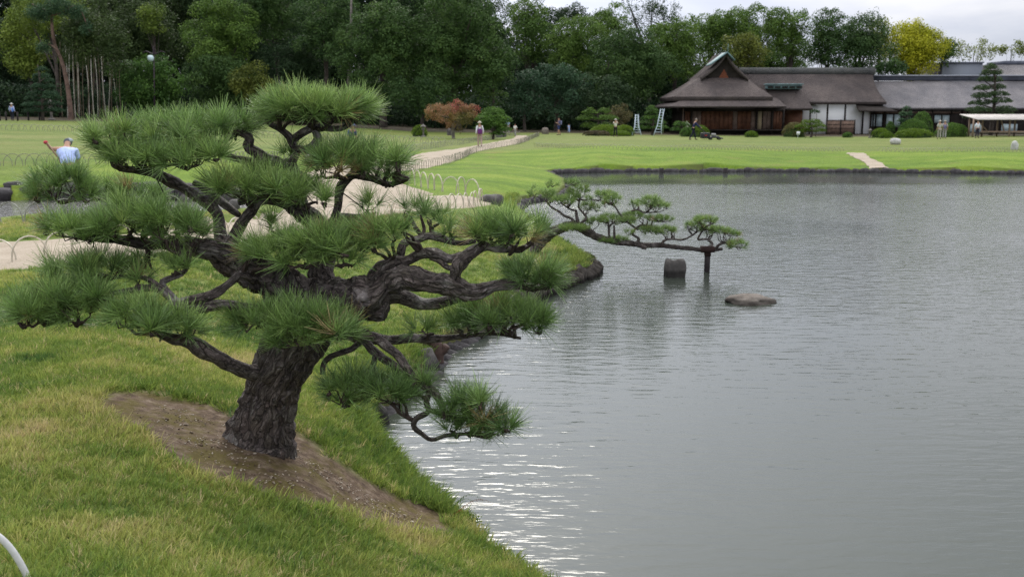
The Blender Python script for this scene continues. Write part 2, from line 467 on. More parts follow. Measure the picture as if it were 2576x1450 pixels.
def base_z(x, y):
    q = _q(x, y); out = np.zeros(len(q))
    for s in range(0, len(q), 40000):
        b = q[s:s+40000]
        d2 = ((b[:, None]-_A[None])**2).sum(-1)
        out[s:s+40000] = _phi(d2)@_w[:_n]+_w[_n]+b@_w[_n+1:]
    return np.clip(out, 0.05, 2.6)
def poly_sd(x, y, P):
    """signed distance to polygon P, negative inside"""
    x = np.asarray(x, float); y = np.asarray(y, float)
    d = np.full(x.shape, 1e18); ins = np.zeros(x.shape, bool)
    n = len(P)
    for i in range(n):
        a = P[i]; b = P[(i+1) % n]; e = b-a
        wx = x-a[0]; wy = y-a[1]
        t = np.clip((wx*e[0]+wy*e[1])/(e@e), 0, 1)
        d = np.minimum(d, (wx-e[0]*t)**2+(wy-e[1]*t)**2)
        c = ((a[1] > y) != (b[1] > y))
        if c.any():
            with np.errstate(divide='ignore', invalid='ignore'):
                c &= x < (b[0]-a[0])*(y-a[1])/(b[1]-a[1]+1e-15)+a[0]
        ins ^= c
    d = np.sqrt(d)
    return np.where(ins, -d, d)
STREAM_Z = 0.76
STREAM_PX_NEAR = [(-700,570),(-300,560),(0,553),(150,548),(330,543),(520,536),(640,526)]
STREAM_PX_FAR = [(660,508),(500,503),(300,503),(150,504),(0,504),(-300,506),(-700,512)]
STREAM = np.array([WZ(x, y, STREAM_Z)[:2] for x, y in STREAM_PX_NEAR+STREAM_PX_FAR])
SOIL_PX = [(225,1010),(280,990),(400,985),(520,1010),(590,1040),(760,1090),(830,1150),(900,1195),(980,1230),(1060,1260),(1130,1295),(1150,1330),
 (1120,1345),(1060,1340),(980,1318),(880,1296),(740,1268),(640,1240),(560,1204),(450,1160),(340,1092),(250,1045)]
def hit(px, py, ymin=1.5, ymax=160):
    d = ray(px, py); ys = np.exp(np.linspace(math.log(ymin), math.log(ymax), 500))
    P = CAM[None]+d[None]*(ys/d[1])[:, None]
    g = ground(P[:, 0], P[:, 1])
    s = P[:, 2]-g
    k = np.where(s <= 0)[0]
    if len(k) == 0: return P[-1]
    k = k[0]
    if k == 0: return P[0]
    t = s[k-1]/(s[k-1]-s[k]+1e-9)
    return P[k-1]*(1-t)+P[k]*t
def ground(x, y, parts=False):
    x = np.atleast_1d(np.asarray(x, float)); y = np.atleast_1d(np.asarray(y, float))
    z = base_z(x, y)
    r = np.hypot(x, y)
    q = np.stack([x, y, 0*x], -1)
    z = z + (fbm(q*0.9, 2, 5)-0.5)*0.05*np.clip(r/20, .3, 1) + (fbm(q*6, 2, 9)-0.5)*0.018
    z = np.maximum(z, 0.03)
    sdv = poly_sd(x, y, POND)
    z = np.where(sdv < 0, np.maximum(-0.55, -0.12+sdv*2.5), z)
    ss = poly_sd(x, y, STREAM)
    z = np.where(ss < 0, STREAM_Z-0.08-np.minimum(0.3, -ss*1.2), np.where(ss < 1.2, np.maximum(z, STREAM_Z+0.06), z))
    if parts: return z, sdv, ss
    return z

# the lawn, soil and mounds: one sheet from the camera's feet to beyond the trees
th = np.concatenate([np.radians(np.linspace(-115, -33, 42, endpoint=False)), np.radians(np.linspace(-33, 33, 470)), np.radians(np.linspace(33, 115, 43)[1:])])
rr = np.concatenate([np.exp(np.linspace(math.log(0.8), math.log(11), 235, endpoint=False)), np.exp(np.linspace(math.log(11), math.log(150), 230, endpoint=False)), np.exp(np.linspace(math.log(150), math.log(1500), 16))])
TH, RR = np.meshgrid(th, rr)
X = (RR*np.sin(TH)).ravel(); Y = (RR*np.cos(TH)).ravel()
Z, SDV, SS = ground(X, Y, True)
SOIL = None
SOIL = np.array([hit(x, y)[:2] for x, y in SOIL_PX])
sd_soil = poly_sd(X, Y, SOIL)
Z = Z - 0.03*np.clip(-sd_soil/0.25, 0, 1)
nr, ncl = len(rr), len(th)
i = np.arange(nr-1)[:, None]*ncl; j = np.arange(ncl-1)[None, :]
Q = np.stack([i+j, i+j+1, i+ncl+j+1, i+ncl+j], -1).reshape(-1, 4)
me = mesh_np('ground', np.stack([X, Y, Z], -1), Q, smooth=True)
qq = np.stack([X, Y, 0*X], -1)
edge = (fbm(qq*5, 3, 31)-0.5)*0.35
soil = np.clip(0.5-(sd_soil+edge*0.6)/0.16, 0, 1)
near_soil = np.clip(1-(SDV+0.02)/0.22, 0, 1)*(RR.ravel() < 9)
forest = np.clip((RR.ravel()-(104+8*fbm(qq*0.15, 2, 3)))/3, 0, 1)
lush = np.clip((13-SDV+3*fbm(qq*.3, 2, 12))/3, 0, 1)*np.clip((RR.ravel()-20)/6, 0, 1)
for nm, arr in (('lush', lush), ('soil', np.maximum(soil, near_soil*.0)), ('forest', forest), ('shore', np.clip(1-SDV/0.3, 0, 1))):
    a = me.attributes.new(nm, 'FLOAT', 'POINT'); a.data.foreach_set('value', arr.astype(np.float32))

def lawn_material():
    m, t, b, out = new_mat('lawn')
    tc = N(t, 'ShaderNodeTexCoord')
    def noise(s, d=4.0, ro=.6, vec=None):
        n = N(t, 'ShaderNodeTexNoise', Scale=s, Detail=d, Roughness=ro); L(t, vec or tc.outputs['Object'], n.inputs['Vector']); return n.outputs[0]
    def ramp(v, stops):
        r = N(t, 'ShaderNodeValToRGB'); L(t, v, r.inputs[0]); el = r.color_ramp.elements
        while len(el) < len(stops): el.new(.5)
        for k, (p, c) in enumerate(stops): el[k].position = p; el[k].color = (*c, 1)
        return r.outputs[0]
    mp = N(t, 'ShaderNodeMapping'); mp.inputs['Scale'].default_value = (0.35, 1.0, 1.0); L(t, tc.outputs['Object'], mp.inputs[0])
    big = noise(0.16, 4, .55, mp.outputs[0])
    g = ramp(big, [(.3, (0.100, 0.150, 0.034)), (.5, (0.142, 0.182, 0.046)), (.7, (0.180, 0.200, 0.068))])
    fine = ramp(noise(9, 6, .7), [(.3, (.62, .66, .6)), (.7, (1.3, 1.25, 1.3))])
    mid = ramp(noise(1.3, 5, .6), [(.3, (.80, .84, .8)), (.7, (1.15, 1.1, 1.2))])
    g = mix_n(t, 1.0, g, fine, 'MULTIPLY'); g = mix_n(t, 1.0, g, mid, 'MULTIPLY')
    lu = N(t, 'ShaderNodeAttribute', _attribute_name='lush')
    g = mix_n(t, lu.outputs['Fac'], g, mix_n(t, 1.0, mix_n(t, 1.0, ramp(noise(.45, 6, .65, mp.outputs[0]), [(.32, (0.080, 0.145, 0.016)), (.5, (0.125, 0.202, 0.022)), (.68, (0.180, 0.245, 0.036))]), fine, 'MULTIPLY'), mid, 'MULTIPLY'))
    dry = ramp(noise(0.55, 5, .62), [(.56, (0, 0, 0)), (.74, (1, 1, 1))])
    g = mix_n(t, math_n(t, 'MULTIPLY', dry, 0.55), g, (0.20, 0.16, 0.06))
    s = ramp(noise(14, 7, .75), [(.3, (0.045, 0.032, 0.024)), (.5, (0.125, 0.088, 0.062)), (.72, (0.27, 0.215, 0.165))])
    moss = ramp(noise(3.2, 6, .7), [(.47, (0, 0, 0)), (.60, (1, 1, 1))])
    s = mix_n(t, math_n(t, 'MULTIPLY', moss, .75), s, (0.10, 0.085, 0.018))
    at = N(t, 'ShaderNodeAttribute', _attribute_name='soil')
    c = mix_n(t, at.outputs['Fac'], g, s)
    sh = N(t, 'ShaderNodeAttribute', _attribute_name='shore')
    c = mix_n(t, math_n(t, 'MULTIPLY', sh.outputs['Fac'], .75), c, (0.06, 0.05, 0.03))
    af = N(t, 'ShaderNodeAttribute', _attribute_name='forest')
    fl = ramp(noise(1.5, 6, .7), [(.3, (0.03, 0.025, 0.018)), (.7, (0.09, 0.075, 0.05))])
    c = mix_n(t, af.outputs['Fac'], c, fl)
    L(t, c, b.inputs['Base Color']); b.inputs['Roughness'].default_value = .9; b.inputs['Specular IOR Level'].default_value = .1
    bp = N(t, 'ShaderNodeBump', Strength=.5, Distance=.03); L(t, noise(26, 6, .75), bp.inputs['Height']); L(t, bp.outputs[0], b.inputs['Normal'])
    return m
M_LAWN = lawn_material()
tag(put('ground', me, mats=M_LAWN), 'mown lawn rising and falling round the pond', kind='structure')

# ------------------------------------------------------------------ water
def water_material(name='pond_water', body=(0.044, 0.053, 0.044), ripple=1.0):
    m, t, b, out = new_mat(name)
    tc = N(t, 'ShaderNodeTexCoord')
    b.inputs['Base Color'].default_value = (*body, 1)
    b.inputs['Roughness'].default_value = 0.10; b.inputs['IOR'].default_value = 1.333; b.inputs['Specular IOR Level'].default_value = .5
    def layer(scale, sx, sy, rot, d=3.0, dist=0.0):
        mp = N(t, 'ShaderNodeMapping'); mp.inputs['Scale'].default_value = (sx, sy, 1); mp.inputs['Rotation'].default_value = (0, 0, rot)
        L(t, tc.outputs['Object'], mp.inputs[0])
        n = N(t, 'ShaderNodeTexNoise', Scale=scale, Detail=d, Roughness=.5, Distortion=dist); L(t, mp.outputs[0], n.inputs['Vector']); return n.outputs[0]
    # gusts: where the surface is rougher
    mask = layer(0.09, 1.0, 1.0, .5, 3); mr = N(t, 'ShaderNodeMapRange'); L(t, mask, mr.inputs[0])
    mr.inputs[1].default_value = .36; mr.inputs[2].default_value = .62; mr.inputs[3].default_value = .55; mr.inputs[4].default_value = 1.9
    sy = N(t, 'ShaderNodeSeparateXYZ'); L(t, tc.outputs['Object'], sy.inputs[0])
    calm = N(t, 'ShaderNodeMapRange', _interpolation_type='SMOOTHSTEP'); L(t, math_n(t, 'ADD', sy.outputs[1], math_n(t, 'MULTIPLY', mask, 5.0)), calm.inputs[0])
    calm.inputs[1].default_value = 39.8; calm.inputs[2].default_value = 42.4; calm.inputs[3].default_value = 1.0; calm.inputs[4].default_value = .02
    a = layer(5.0, .42, 1.55, 0.05, 2.5, .3)      # long ripples across the view
    c = layer(9.0, .55, 1.5, -.22, 2.0, .2)
    e = layer(26.0, .8, 1.3, .2, 2.0)
    h = math_n(t, 'ADD', math_n(t, 'MULTIPLY', a, 0.0085), math_n(t, 'ADD', math_n(t, 'MULTIPLY', c, 0.0042), math_n(t, 'MULTIPLY', e, 0.0006)))
    far_ = N(t, 'ShaderNodeMapRange'); L(t, sy.outputs[1], far_.inputs[0]); far_.inputs[1].default_value = 9; far_.inputs[2].default_value = 30; far_.inputs[3].default_value = 1.0; far_.inputs[4].default_value = 2.1
    h = math_n(t, 'MULTIPLY', h, far_.outputs[0])
    h = math_n(t, 'MULTIPLY', math_n(t, 'MULTIPLY', h, math_n(t, 'MULTIPLY', mr.outputs[0], ripple)), calm.outputs[0])
    bp = N(t, 'ShaderNodeBump', Strength=1.0, Distance=1.0); L(t, h, bp.inputs['Height']); L(t, bp.outputs[0], b.inputs['Normal'])
    return m
M_WATER = water_material()
def grid_sheet(name, x0, x1, y0, y1, z, nx, ny, mat):
    gx, gy = np.meshgrid(np.linspace(x0, x1, nx), np.linspace(y0, y1, ny))
    i = np.arange(ny-1)[:, None]*nx; j = np.arange(nx-1)[None, :]
    Q = np.stack([i+j, i+j+1, i+nx+j+1, i+nx+j], -1).reshape(-1, 4)
    return put(name, mesh_np(name, np.stack([gx.ravel(), gy.ravel(), np.full(gx.size, z)], -1), Q, smooth=True), mats=mat)
tag(grid_sheet('pond_water', -4, 60, -6, 58, 0.0, 33, 33, M_WATER), 'grey rippled water of the garden pond', kind='structure')
# the stream's sheet follows its own banks
nearp = np.array([WZ(x, y, STREAM_Z)[:2] for x, y in STREAM_PX_NEAR]); farp = np.array([WZ(x, y, STREAM_Z)[:2] for x, y in STREAM_PX_FAR[::-1]])
cc = (nearp+farp)/2
V = [np.append(cc[k]+(p[k]-cc[k])*1.08, STREAM_Z) for k in range(len(cc)) for p in (nearp, farp)]
Fq = np.array([[2*k, 2*k+2, 2*k+3, 2*k+1] for k in range(len(cc)-1)])
tag(put('stream_water', mesh_np('stream_water', V, Fq), mats=water_material('stream_water', (.09, .09, .08), 6.0)), 'narrow stream running behind the sandy path', kind='structure')

# ------------------------------------------------------------------ sandy path
def sand_material():
    m, t, b, out = new_mat('sand')
    tc = N(t, 'ShaderNodeTexCoord')
    n1 = N(t, 'ShaderNodeTexNoise', Scale=1.2, Detail=8.0, Roughness=.65); L(t, tc.outputs['Object'], n1.inputs['Vector'])
    n2 = N(t, 'ShaderNodeTexNoise', Scale=45.0, Detail=4.0, Roughness=.7); L(t, tc.outputs['Object'], n2.inputs['Vector'])
    r = N(t, 'ShaderNodeValToRGB'); L(t, n1.outputs[0], r.inputs[0])
    r.color_ramp.elements[0].position = .3; r.color_ramp.elements[0].color = (.31, .26, .205, 1)
    r.color_ramp.elements[1].position = .7; r.color_ramp.elements[1].color = (.43, .375, .31, 1)
    r2 = N(t, 'ShaderNodeValToRGB'); L(t, n2.outputs[0], r2.inputs[0])
    r2.color_ramp.elements[0].position = .3; r2.color_ramp.elements[0].color = (.72, .7, .68, 1)
    r2.color_ramp.elements[1].position = .6; r2.color_ramp.elements[1].color = (1.08, 1.08, 1.08, 1)
    L(t, mix_n(t, 1.0, r.outputs[0], r2.outputs[0], 'MULTIPLY'), b.inputs['Base Color'])
    b.inputs['Roughness'].default_value = .95; b.inputs['Specular IOR Level'].default_value = .1
    bp = N(t, 'ShaderNodeBump', Strength=.35, Distance=.01); L(t, n2.outputs[0], bp.inputs['Height']); L(t, bp.outputs[0], b.inputs['Normal'])
    return m
M_SAND = sand_material()
def path_sheet(name, A, B, label, n=160, m=14, lift=0.02):
    """A, B: the two edges as picture points, same number; the sheet lies on the ground between them"""
    PA = np.array([hit(*p) for p in A]); PB = np.array([hit(*p) for p in B])
    QA, _ = catmull(PA, np.ones(len(PA)), n); QB, _ = catmull(PB, np.ones(len(PB)), n)
    t = np.linspace(0, 1, m)[None, :, None]
    G = (QA[:, None]*(1-t)+QB[:, None]*t)
    wob = (fbm(G.reshape(-1, 3)*2.0, 2, 77)-.5).reshape(n, m)*0.25
    ew = np.zeros(m); ew[0] = 1; ew[-1] = -1
    dirv = (QB-QA)/np.linalg.norm(QB-QA, axis=1)[:, None]
    G = G+dirv[:, None]*(wob*ew)[:, :, None]
    G = G.reshape(-1, 3); G[:, 2] = ground(G[:, 0], G[:, 1])+lift
    e = np.zeros((n, m)); e[:, 0] = 1; e[:, -1] = 1
    G[:, 2] -= e.ravel()*0.035
    i = np.arange(n-1)[:, None]*m; j = np.arange(m-1)[None, :]
    Q = np.stack([i+j, i+j+1, i+m+j+1, i+m+j], -1).reshape(-1, 4)
    o = put(name, mesh_np(name, G, Q, smooth=True), mats=M_SAND)
    tag(o, label, kind='structure')
    return np.concatenate([QA[:, :2], QB[::-1, :2]])
PATHA = [(-260,712),(0,684),(130,671),(400,641),(640,603),(800,572),(900,552),(1050,534),(1170,525),(1235,517)]
PATHB = [(-260,622),(-100,612),(100,603),(300,592),(520,556),(640,538),(760,508),(860,462),(960,452),(1030,466)]
# junction: the broad part behind the tree, then the far path
P1 = path_sheet('sandy_path', PATHA, [(-260,622),(0,606),(100,602),(300,590),(520,556),(650,540),(760,520),(900,510),(1100,492),(1232,506)], 'pale sandy garden path across the lawn behind the pine')
P2 = path_sheet('sandy_path', [(880,522),(1000,505),(1090,488),(1040,470),(975,452),(960,440),(1010,430),(1060,424),(1095,418),(1125,411),(1157,400),(1200,382),(1250,371),(1300,362),(1335,348),(1325,341)],
                [(760,522),(770,480),(790,460),(770,440),(785,428),(850,418),(940,404),(1010,394),(1050,387),(1095,381),(1150,374),(1190,367),(1225,361),(1255,355),(1290,348),(1298,341)], 'sandy path winding away to the far trees', n=220, lift=0.026)
P3 = path_sheet('sandy_path', [(2190,427),(2176,410),(2150,396),(2128,386)], [(2232,427),(2222,412),(2190,398),(2178,386)], 'short sandy path down to the far landing', n=60, m=10, lift=.05)
PATHS = [P1, P2, P3]

# ------------------------------------------------------------------ grass
def in_any_path(x, y, grow=0.0):
    r = np.zeros(x.shape, bool)
    for P in PATHS: r |= poly_sd(x, y, P[::4]) < grow
    return r
M_GRASS = leaf_mat('grass_blades', [(0.060, 0.125, 0.028), (0.140, 0.22, 0.042), (0.245, 0.31, 0.065), (0.41, 0.40, 0.13), (0.52, 0.42, 0.24)], rough=.45, spec=.4, trans=.3, vary=1.0)
def grass_field(name, r0, r1, n, sc0, sc1, seed, label, amax=31, soil_edge=True):
    rg = np.random.default_rng(seed)
    a = np.radians(rg.uniform(-amax, amax, n)); r = np.exp(rg.uniform(math.log(r0), math.log(r1), n)) if r1 > 10 else np.sqrt(rg.uniform(r0**2, r1**2, n))
    x = r*np.sin(a); y = r*np.cos(a)
    z, s, ss = ground(x, y, True)
    so = poly_sd(x, y, SOIL)+(fbm(np.stack([x, y, 0*x], -1)*5, 3, 31)-.5)*.2
    ok = (s > -0.03) & (ss > 0.02) & (so > 0.015-(rg.uniform(size=n)**4)*.07) & ~in_any_path(x, y, -0.04)
    ok &= ~((rg.uniform(size=n) < np.clip(1-s/0.25, 0, 1)*.5) & (r < 7))
    x, y, z, r, s, so = x[ok], y[ok], z[ok], r[ok], s[ok], so[ok]; n = len(x)
    q = np.stack([x, y, 0*x], -1)
    d = rg.normal(0, .25, (n, 3)); d[:, 2] = 1
    edge = np.clip(1-so/.25, 0, 1)+np.clip(1-s/.25, 0, 1)
    S = np.interp(r, [r0, r1], [sc0, sc1])*rg.uniform(.7, 1.25, n)*(1+edge*.45)
    n1 = fbm(q*1.1, 3, 41); n2 = fbm(q*3.5, 3, 43)
    ti = 0.38+(n1-.5)*1.05+(n2-.5)*.7+rg.normal(0, .13, n)
    ti = np.where(rg.uniform(size=n) < .05, .95, ti)
    # the tall lush strip by the water is greener
    ti = ti-np.clip(1-s/.5, 0, 1)*.18
    P = np.stack([x, y, z], -1)
    o = scatter(name, GRASS, P, eul_from_dir(d, rg.uniform(0, 2*pi, n)), S, ti, M_GRASS, seed=seed)
    return tag(o, label, 'grass', kind='stuff')
grass_field('lawn_grass', 2.6, 9.0, 52000, .8, 1.0, 1, 'blades of the mown lawn in the foreground')
grass_field('lawn_grass', 9.0, 20.0, 44000, 1.0, 1.3, 2, 'blades of the lawn on the headland and by the path')
# ------------------------------------------------------------------ bark
def bark_material(name, dark=(0.020, 0.016, 0.017), mid=(0.14, 0.115, 0.106), pale=(0.52, 0.48, 0.475), sc_=1.0, amt=1.0):
    m, t, b, out = new_mat(name)
    tc = N(t, 'ShaderNodeTexCoord')
    wn = N(t, 'ShaderNodeTexNoise', Scale=9.0*sc_, Detail=3.0); L(t, tc.outputs['Object'], wn.inputs['Vector'])
    wv = N(t, 'ShaderNodeVectorMath', _operation='SCALE'); L(t, wn.outputs['Color'], wv.inputs[0]); wv.inputs['Scale'].default_value = .10/sc_
    av = N(t, 'ShaderNodeVectorMath', _operation='ADD'); L(t, tc.outputs['Object'], av.inputs[0]); L(t, wv.outputs[0], av.inputs[1])
    mp = N(t, 'ShaderNodeMapping'); mp.inputs['Scale'].default_value = (1, .20, 1)
    wu = N(t, 'ShaderNodeVectorMath', _operation='ADD'); L(t, tc.outputs['UV'], wu.inputs[0]); L(t, wv.outputs[0], wu.inputs[1]); L(t, wu.outputs[0], mp.inputs[0])
    v = N(t, 'ShaderNodeTexVoronoi', Scale=34.0*sc_, _feature='DISTANCE_TO_EDGE'); L(t, mp.outputs[0], v.inputs['Vector'])
    v2 = N(t, 'ShaderNodeTexVoronoi', Scale=34.0*sc_); L(t, mp.outputs[0], v2.inputs['Vector'])
    n = N(t, 'ShaderNodeTexNoise', Scale=60.0*sc_, Detail=6.0, Roughness=.75); L(t, mp.outputs[0], n.inputs['Vector'])
    n3 = N(t, 'ShaderNodeTexNoise', Scale=4.0*sc_, Detail=5.0, Roughness=.7); L(t, tc.outputs['Object'], n3.inputs['Vector'])
    r = N(t, 'ShaderNodeValToRGB'); L(t, n.outputs[0], r.inputs[0])
    r.color_ramp.elements[0].position = .32; r.color_ramp.elements[0].color = (*dark, 1)
    r.color_ramp.elements[1].position = .78; r.color_ramp.elements[1].color = (*pale, 1)
    e_ = r.color_ramp.elements.new(.56); e_.color = (*mid, 1)
    cr_ = N(t, 'ShaderNodeMapRange'); L(t, v.outputs['Distance'], cr_.inputs[0]); cr_.inputs[1].default_value = 0; cr_.inputs[2].default_value = .10; cr_.inputs[3].default_value = .42; cr_.inputs[4].default_value = 1
    c = mix_n(t, 1.0, r.outputs[0], cr_.outputs[0], 'MULTIPLY')
    li = N(t, 'ShaderNodeMapRange'); L(t, n3.outputs[0], li.inputs[0]); li.inputs[1].default_value = .55; li.inputs[2].default_value = .72; li.inputs[3].default_value = 0; li.inputs[4].default_value = .6
    c = mix_n(t, li.outputs[0], c, pale)
    pv = mix_n(t, .35, (1, 1, 1), v2.outputs['Color'], 'MULTIPLY')
    hs = N(t, 'ShaderNodeHueSaturation', Saturation=.25); L(t, pv, hs.inputs['Color'])
    c = mix_n(t, .8, c, hs.outputs[0], 'MULTIPLY')
    L(t, c, b.inputs['Base Color']); b.inputs['Roughness'].default_value = .8; b.inputs['Specular IOR Level'].default_value = .3
    h = math_n(t, 'ADD', math_n(t, 'MULTIPLY', cr_.outputs[0], .7), math_n(t, 'MULTIPLY', n.outputs[0], .6))
    bp = N(t, 'ShaderNodeBump', Strength=1.0*amt, Distance=.018/sc_); L(t, h, bp.inputs['Height']); L(t, bp.outputs[0], b.inputs['Normal'])
    return m
M_BARK = bark_material('pine_bark')
M_TWIG = plain('twig_bark', (0.05, 0.036, 0.032), rough=.85, var=.3, scale=40)
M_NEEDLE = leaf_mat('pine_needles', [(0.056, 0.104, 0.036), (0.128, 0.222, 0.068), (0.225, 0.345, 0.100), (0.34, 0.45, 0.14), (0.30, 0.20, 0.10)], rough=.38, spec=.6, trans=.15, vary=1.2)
M_NEEDLE_FAR = leaf_mat('pine_needles_far', [(0.015, 0.040, 0.020), (0.032, 0.078, 0.030), (0.055, 0.125, 0.04), (0.09, 0.17, 0.05)], rough=.5, spec=.35, trans=.15)
M_WIRE = plain('black_wire', (0.012, 0.012, 0.012), rough=.6)

def pine(name, label, loc, limbs, pads, wires=(), density=1.0, tuft=1.0, needles=NEEDLES, mat=M_NEEDLE, group=None, seed=0, wob=1.0, sides=20):
    """limbs: (name, [(px, py, radius in picture units, distance)...]); pads: (px, py, rx, ry, distance, fill, tint)"""
    root = thing(name, label, 'tree', loc, group)
    rg = np.random.default_rng(seed+500)
    allP, allR = [], []
    for k, (ln, pts) in enumerate(limbs):
        P = np.array([W(x, y, Y) for x, y, r, Y in pts]); R = np.array([r*.84*mpp(p) for p, (x, y, r, Y) in zip(P, pts)])
        tot = np.linalg.norm(np.diff(P, axis=0), axis=1).sum()
        big_ = R.max() > .06; n = max(8, int(tot/(0.012 if big_ else .018)))
        tk = .25 if k == 0 else 1.0; sd_ = 56 if big_ else (sides if R.max() > .03 else 10)
        Q, RR_ = catmull(P, R, n)
        # gnarls: the axis wanders, knots swell
        t = np.linspace(0, tot, n)
        env = np.clip(np.minimum(t, 1e9)/0.10, 0, 1)
        off = np.stack([fbm(np.stack([t*7+k*9, 0*t+a*5, 0*t], -1), 2, 3+a)-.5 for a in range(3)], -1)
        Q = Q+off*(RR_*0.9*env*wob*tk)[:, None]
        RR_ = RR_*(1+0.30*tk*(fbm(np.stack([t*11+k*3, 0*t, 0*t+2], -1), 2, 8)-.35))
        mb = MB().tube(Q, RR_, sd_, True, amp=.26 if k else .12, freq=16 if k else 9, seed=k)
        if big_: # heavy plates on the big limbs
            V = mb.v[0]; c = V[-2:].copy()
            m_ = n*sd_; ax = np.repeat(Q, sd_, 0); d = V[:m_]-ax; rl = np.linalg.norm(d, axis=1)[:, None]
            Uv = mb.u[0][:m_]; cyc = Uv[:, 0]/(np.mean(RR_)*2*pi)*2*pi
            g = fbm(np.stack([np.cos(cyc)*3.2, np.sin(cyc)*3.2, Uv[:, 1]*6.5+k*3], -1), 3, 21)
            V[:m_] += d/rl*(.5-np.clip(np.abs(g-.5)*7, 0, 1))[:, None]*-0.022*np.clip(rl/.08, 0, 1.5)*-1
        o = put(ln, mb.mesh(ln, smooth=True, uv=True), root, loc, M_BARK)
        o.data.transform(Matrix.Translation(-Vector(loc)))
        allP.append(Q); allR.append(RR_)
    AP = np.concatenate(allP); AR = np.concatenate(allR)
    more = []
    for pd in pads:
        if pd[5] >= .85:
            for q in range(2 if tuft > .9 else 1):
                sg = rg.choice([-1, 1]) if q == 0 else -sg
                more.append((pd[0]+sg*pd[2]*rg.uniform(.45, .8), pd[1]+pd[3]*rg.uniform(-.35, .5), pd[2]*rg.uniform(.34, .5), pd[3]*rg.uniform(.5, .7), pd[4]+rg.uniform(-.15, .1), .6, pd[6]+rg.uniform(-.06, .08)))
    pads = list(pads)+more
    for k, pd in enumerate(pads):
        px, py, rx, ry, Yd, fill, tb = pd[:7]
        py = py+(15 if tuft > .9 else 1); ry = ry*(1.10 if tuft > .9 else 1.05)
        c = W(px, py, Yd); s = mpp(c)
        nl = 0.085*tuft
        a = max(.02, rx*s-nl*.72); b = max(.015, ry*s-nl*.66); d = max(.03, min(rx*s*.85, rx*s*.5+.16)-nl*.5)
        n = int(max(6, fill*density*pi*a*d/(0.034*tuft)**2*0.50*(1+.7*b/(a+.01))))
        rad = np.sqrt(rg.uniform(0, 1, n)); an = rg.uniform(0, 2*pi, n)
        ex, ey = rad*np.cos(an), rad*np.sin(an)
        top = np.sqrt(np.clip(1-rad**2, 0, 1))
        u = rg.uniform(0, 1, n)
        ez = np.where(u < .62, top*rg.uniform(.55, 1, n), rg.uniform(-.75, .5, n)*(.25+.75*top))
        wv = (fbm(np.stack([ex*2+k*7, ey*2, 0*ex], -1), 2, 4)-.5)
        off = np.stack([ex*a, ey*d, (ez+wv*.7)*b], -1)
        tilt = pd[7] if len(pd) > 7 else 0.0          # rise to the right per unit
        off[:, 2] += off[:, 0]*tilt
        base = c+off
        dr = np.stack([ex*.85, ey*.85, np.where(ez > -.2, .75+.35*ez, .35)], -1)+rg.normal(0, .22, (n, 3))
        S = tuft*rg.uniform(.62, 1.18, n)
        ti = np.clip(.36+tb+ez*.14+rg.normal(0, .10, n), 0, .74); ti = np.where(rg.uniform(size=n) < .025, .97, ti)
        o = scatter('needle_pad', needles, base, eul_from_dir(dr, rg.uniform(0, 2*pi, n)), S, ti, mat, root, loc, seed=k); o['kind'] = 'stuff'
        # twigs: fans of small branches from the nearest limb point into the pad
        low = c+np.array([0, 0, -b*.85])
        dist = np.linalg.norm(AP-low, axis=1)
        ki = int(np.argmin(dist+AR*0)); hub0 = AP[ki]
        mb = MB()
        nb = max(3, min(9, int(a*d*60)+3))
        hubs = []
        for q in range(nb):
            an_ = 2*pi*(q+rg.uniform(-.3, .3))/nb; rr_ = rg.uniform(.35, .8)
            e_ = c+np.array([cos(an_)*a*rr_, sin(an_)*d*rr_, b*rg.uniform(-.75, -.25)+tilt*cos(an_)*a*rr_])
            st = hub0 if (dist[ki] < max(a, .12)*1.6) else low
            m1 = st*.6+e_*.4+rg.normal(0, .25, 3)*np.linalg.norm(e_-st)*.35; m2 = st*.25+e_*.75+rg.normal(0, .2, 3)*np.linalg.norm(e_-st)*.35
            Q, R_ = catmull([st, m1, m2, e_], [.013*tuft, .010*tuft, .008*tuft, .005*tuft], 12)
            mb.tube(Q, R_, 5, True, amp=.3, freq=40, seed=q)
            hubs += list(Q[4:])
        H = np.array(hubs)
        for q in rg.permutation(n)[:int(n*.55)]:
            e_ = base[q]; j_ = int(np.argmin(((H-e_)**2).sum(1))); st = H[j_]
            if np.linalg.norm(e_-st) > .22*tuft+.05: st = st+(e_-st)*.4
            m1 = (st+e_)/2+rg.normal(0, .012*tuft, 3)-np.array([0, 0, .01*tuft])
            mb.tube([st, m1, e_], [.0045*tuft, .0038*tuft, .0028*tuft], 4, False)
        o = put('twigs', mb.mesh('twigs'), root, loc, M_TWIG); o.data.transform(Matrix.Translation(-Vector(loc)))
        o['kind'] = 'stuff'
    for (x0, y0, Y0, x1, y1, Y1) in wires:
        o = put('training_wire', MB().tube([W(x0, y0, Y0), W(x1, y1, Y1)], [.0035, .0035], 5).mesh('training_wire'), root, loc, M_WIRE)
        o.data.transform(Matrix.Translation(-Vector(loc)))
    return root

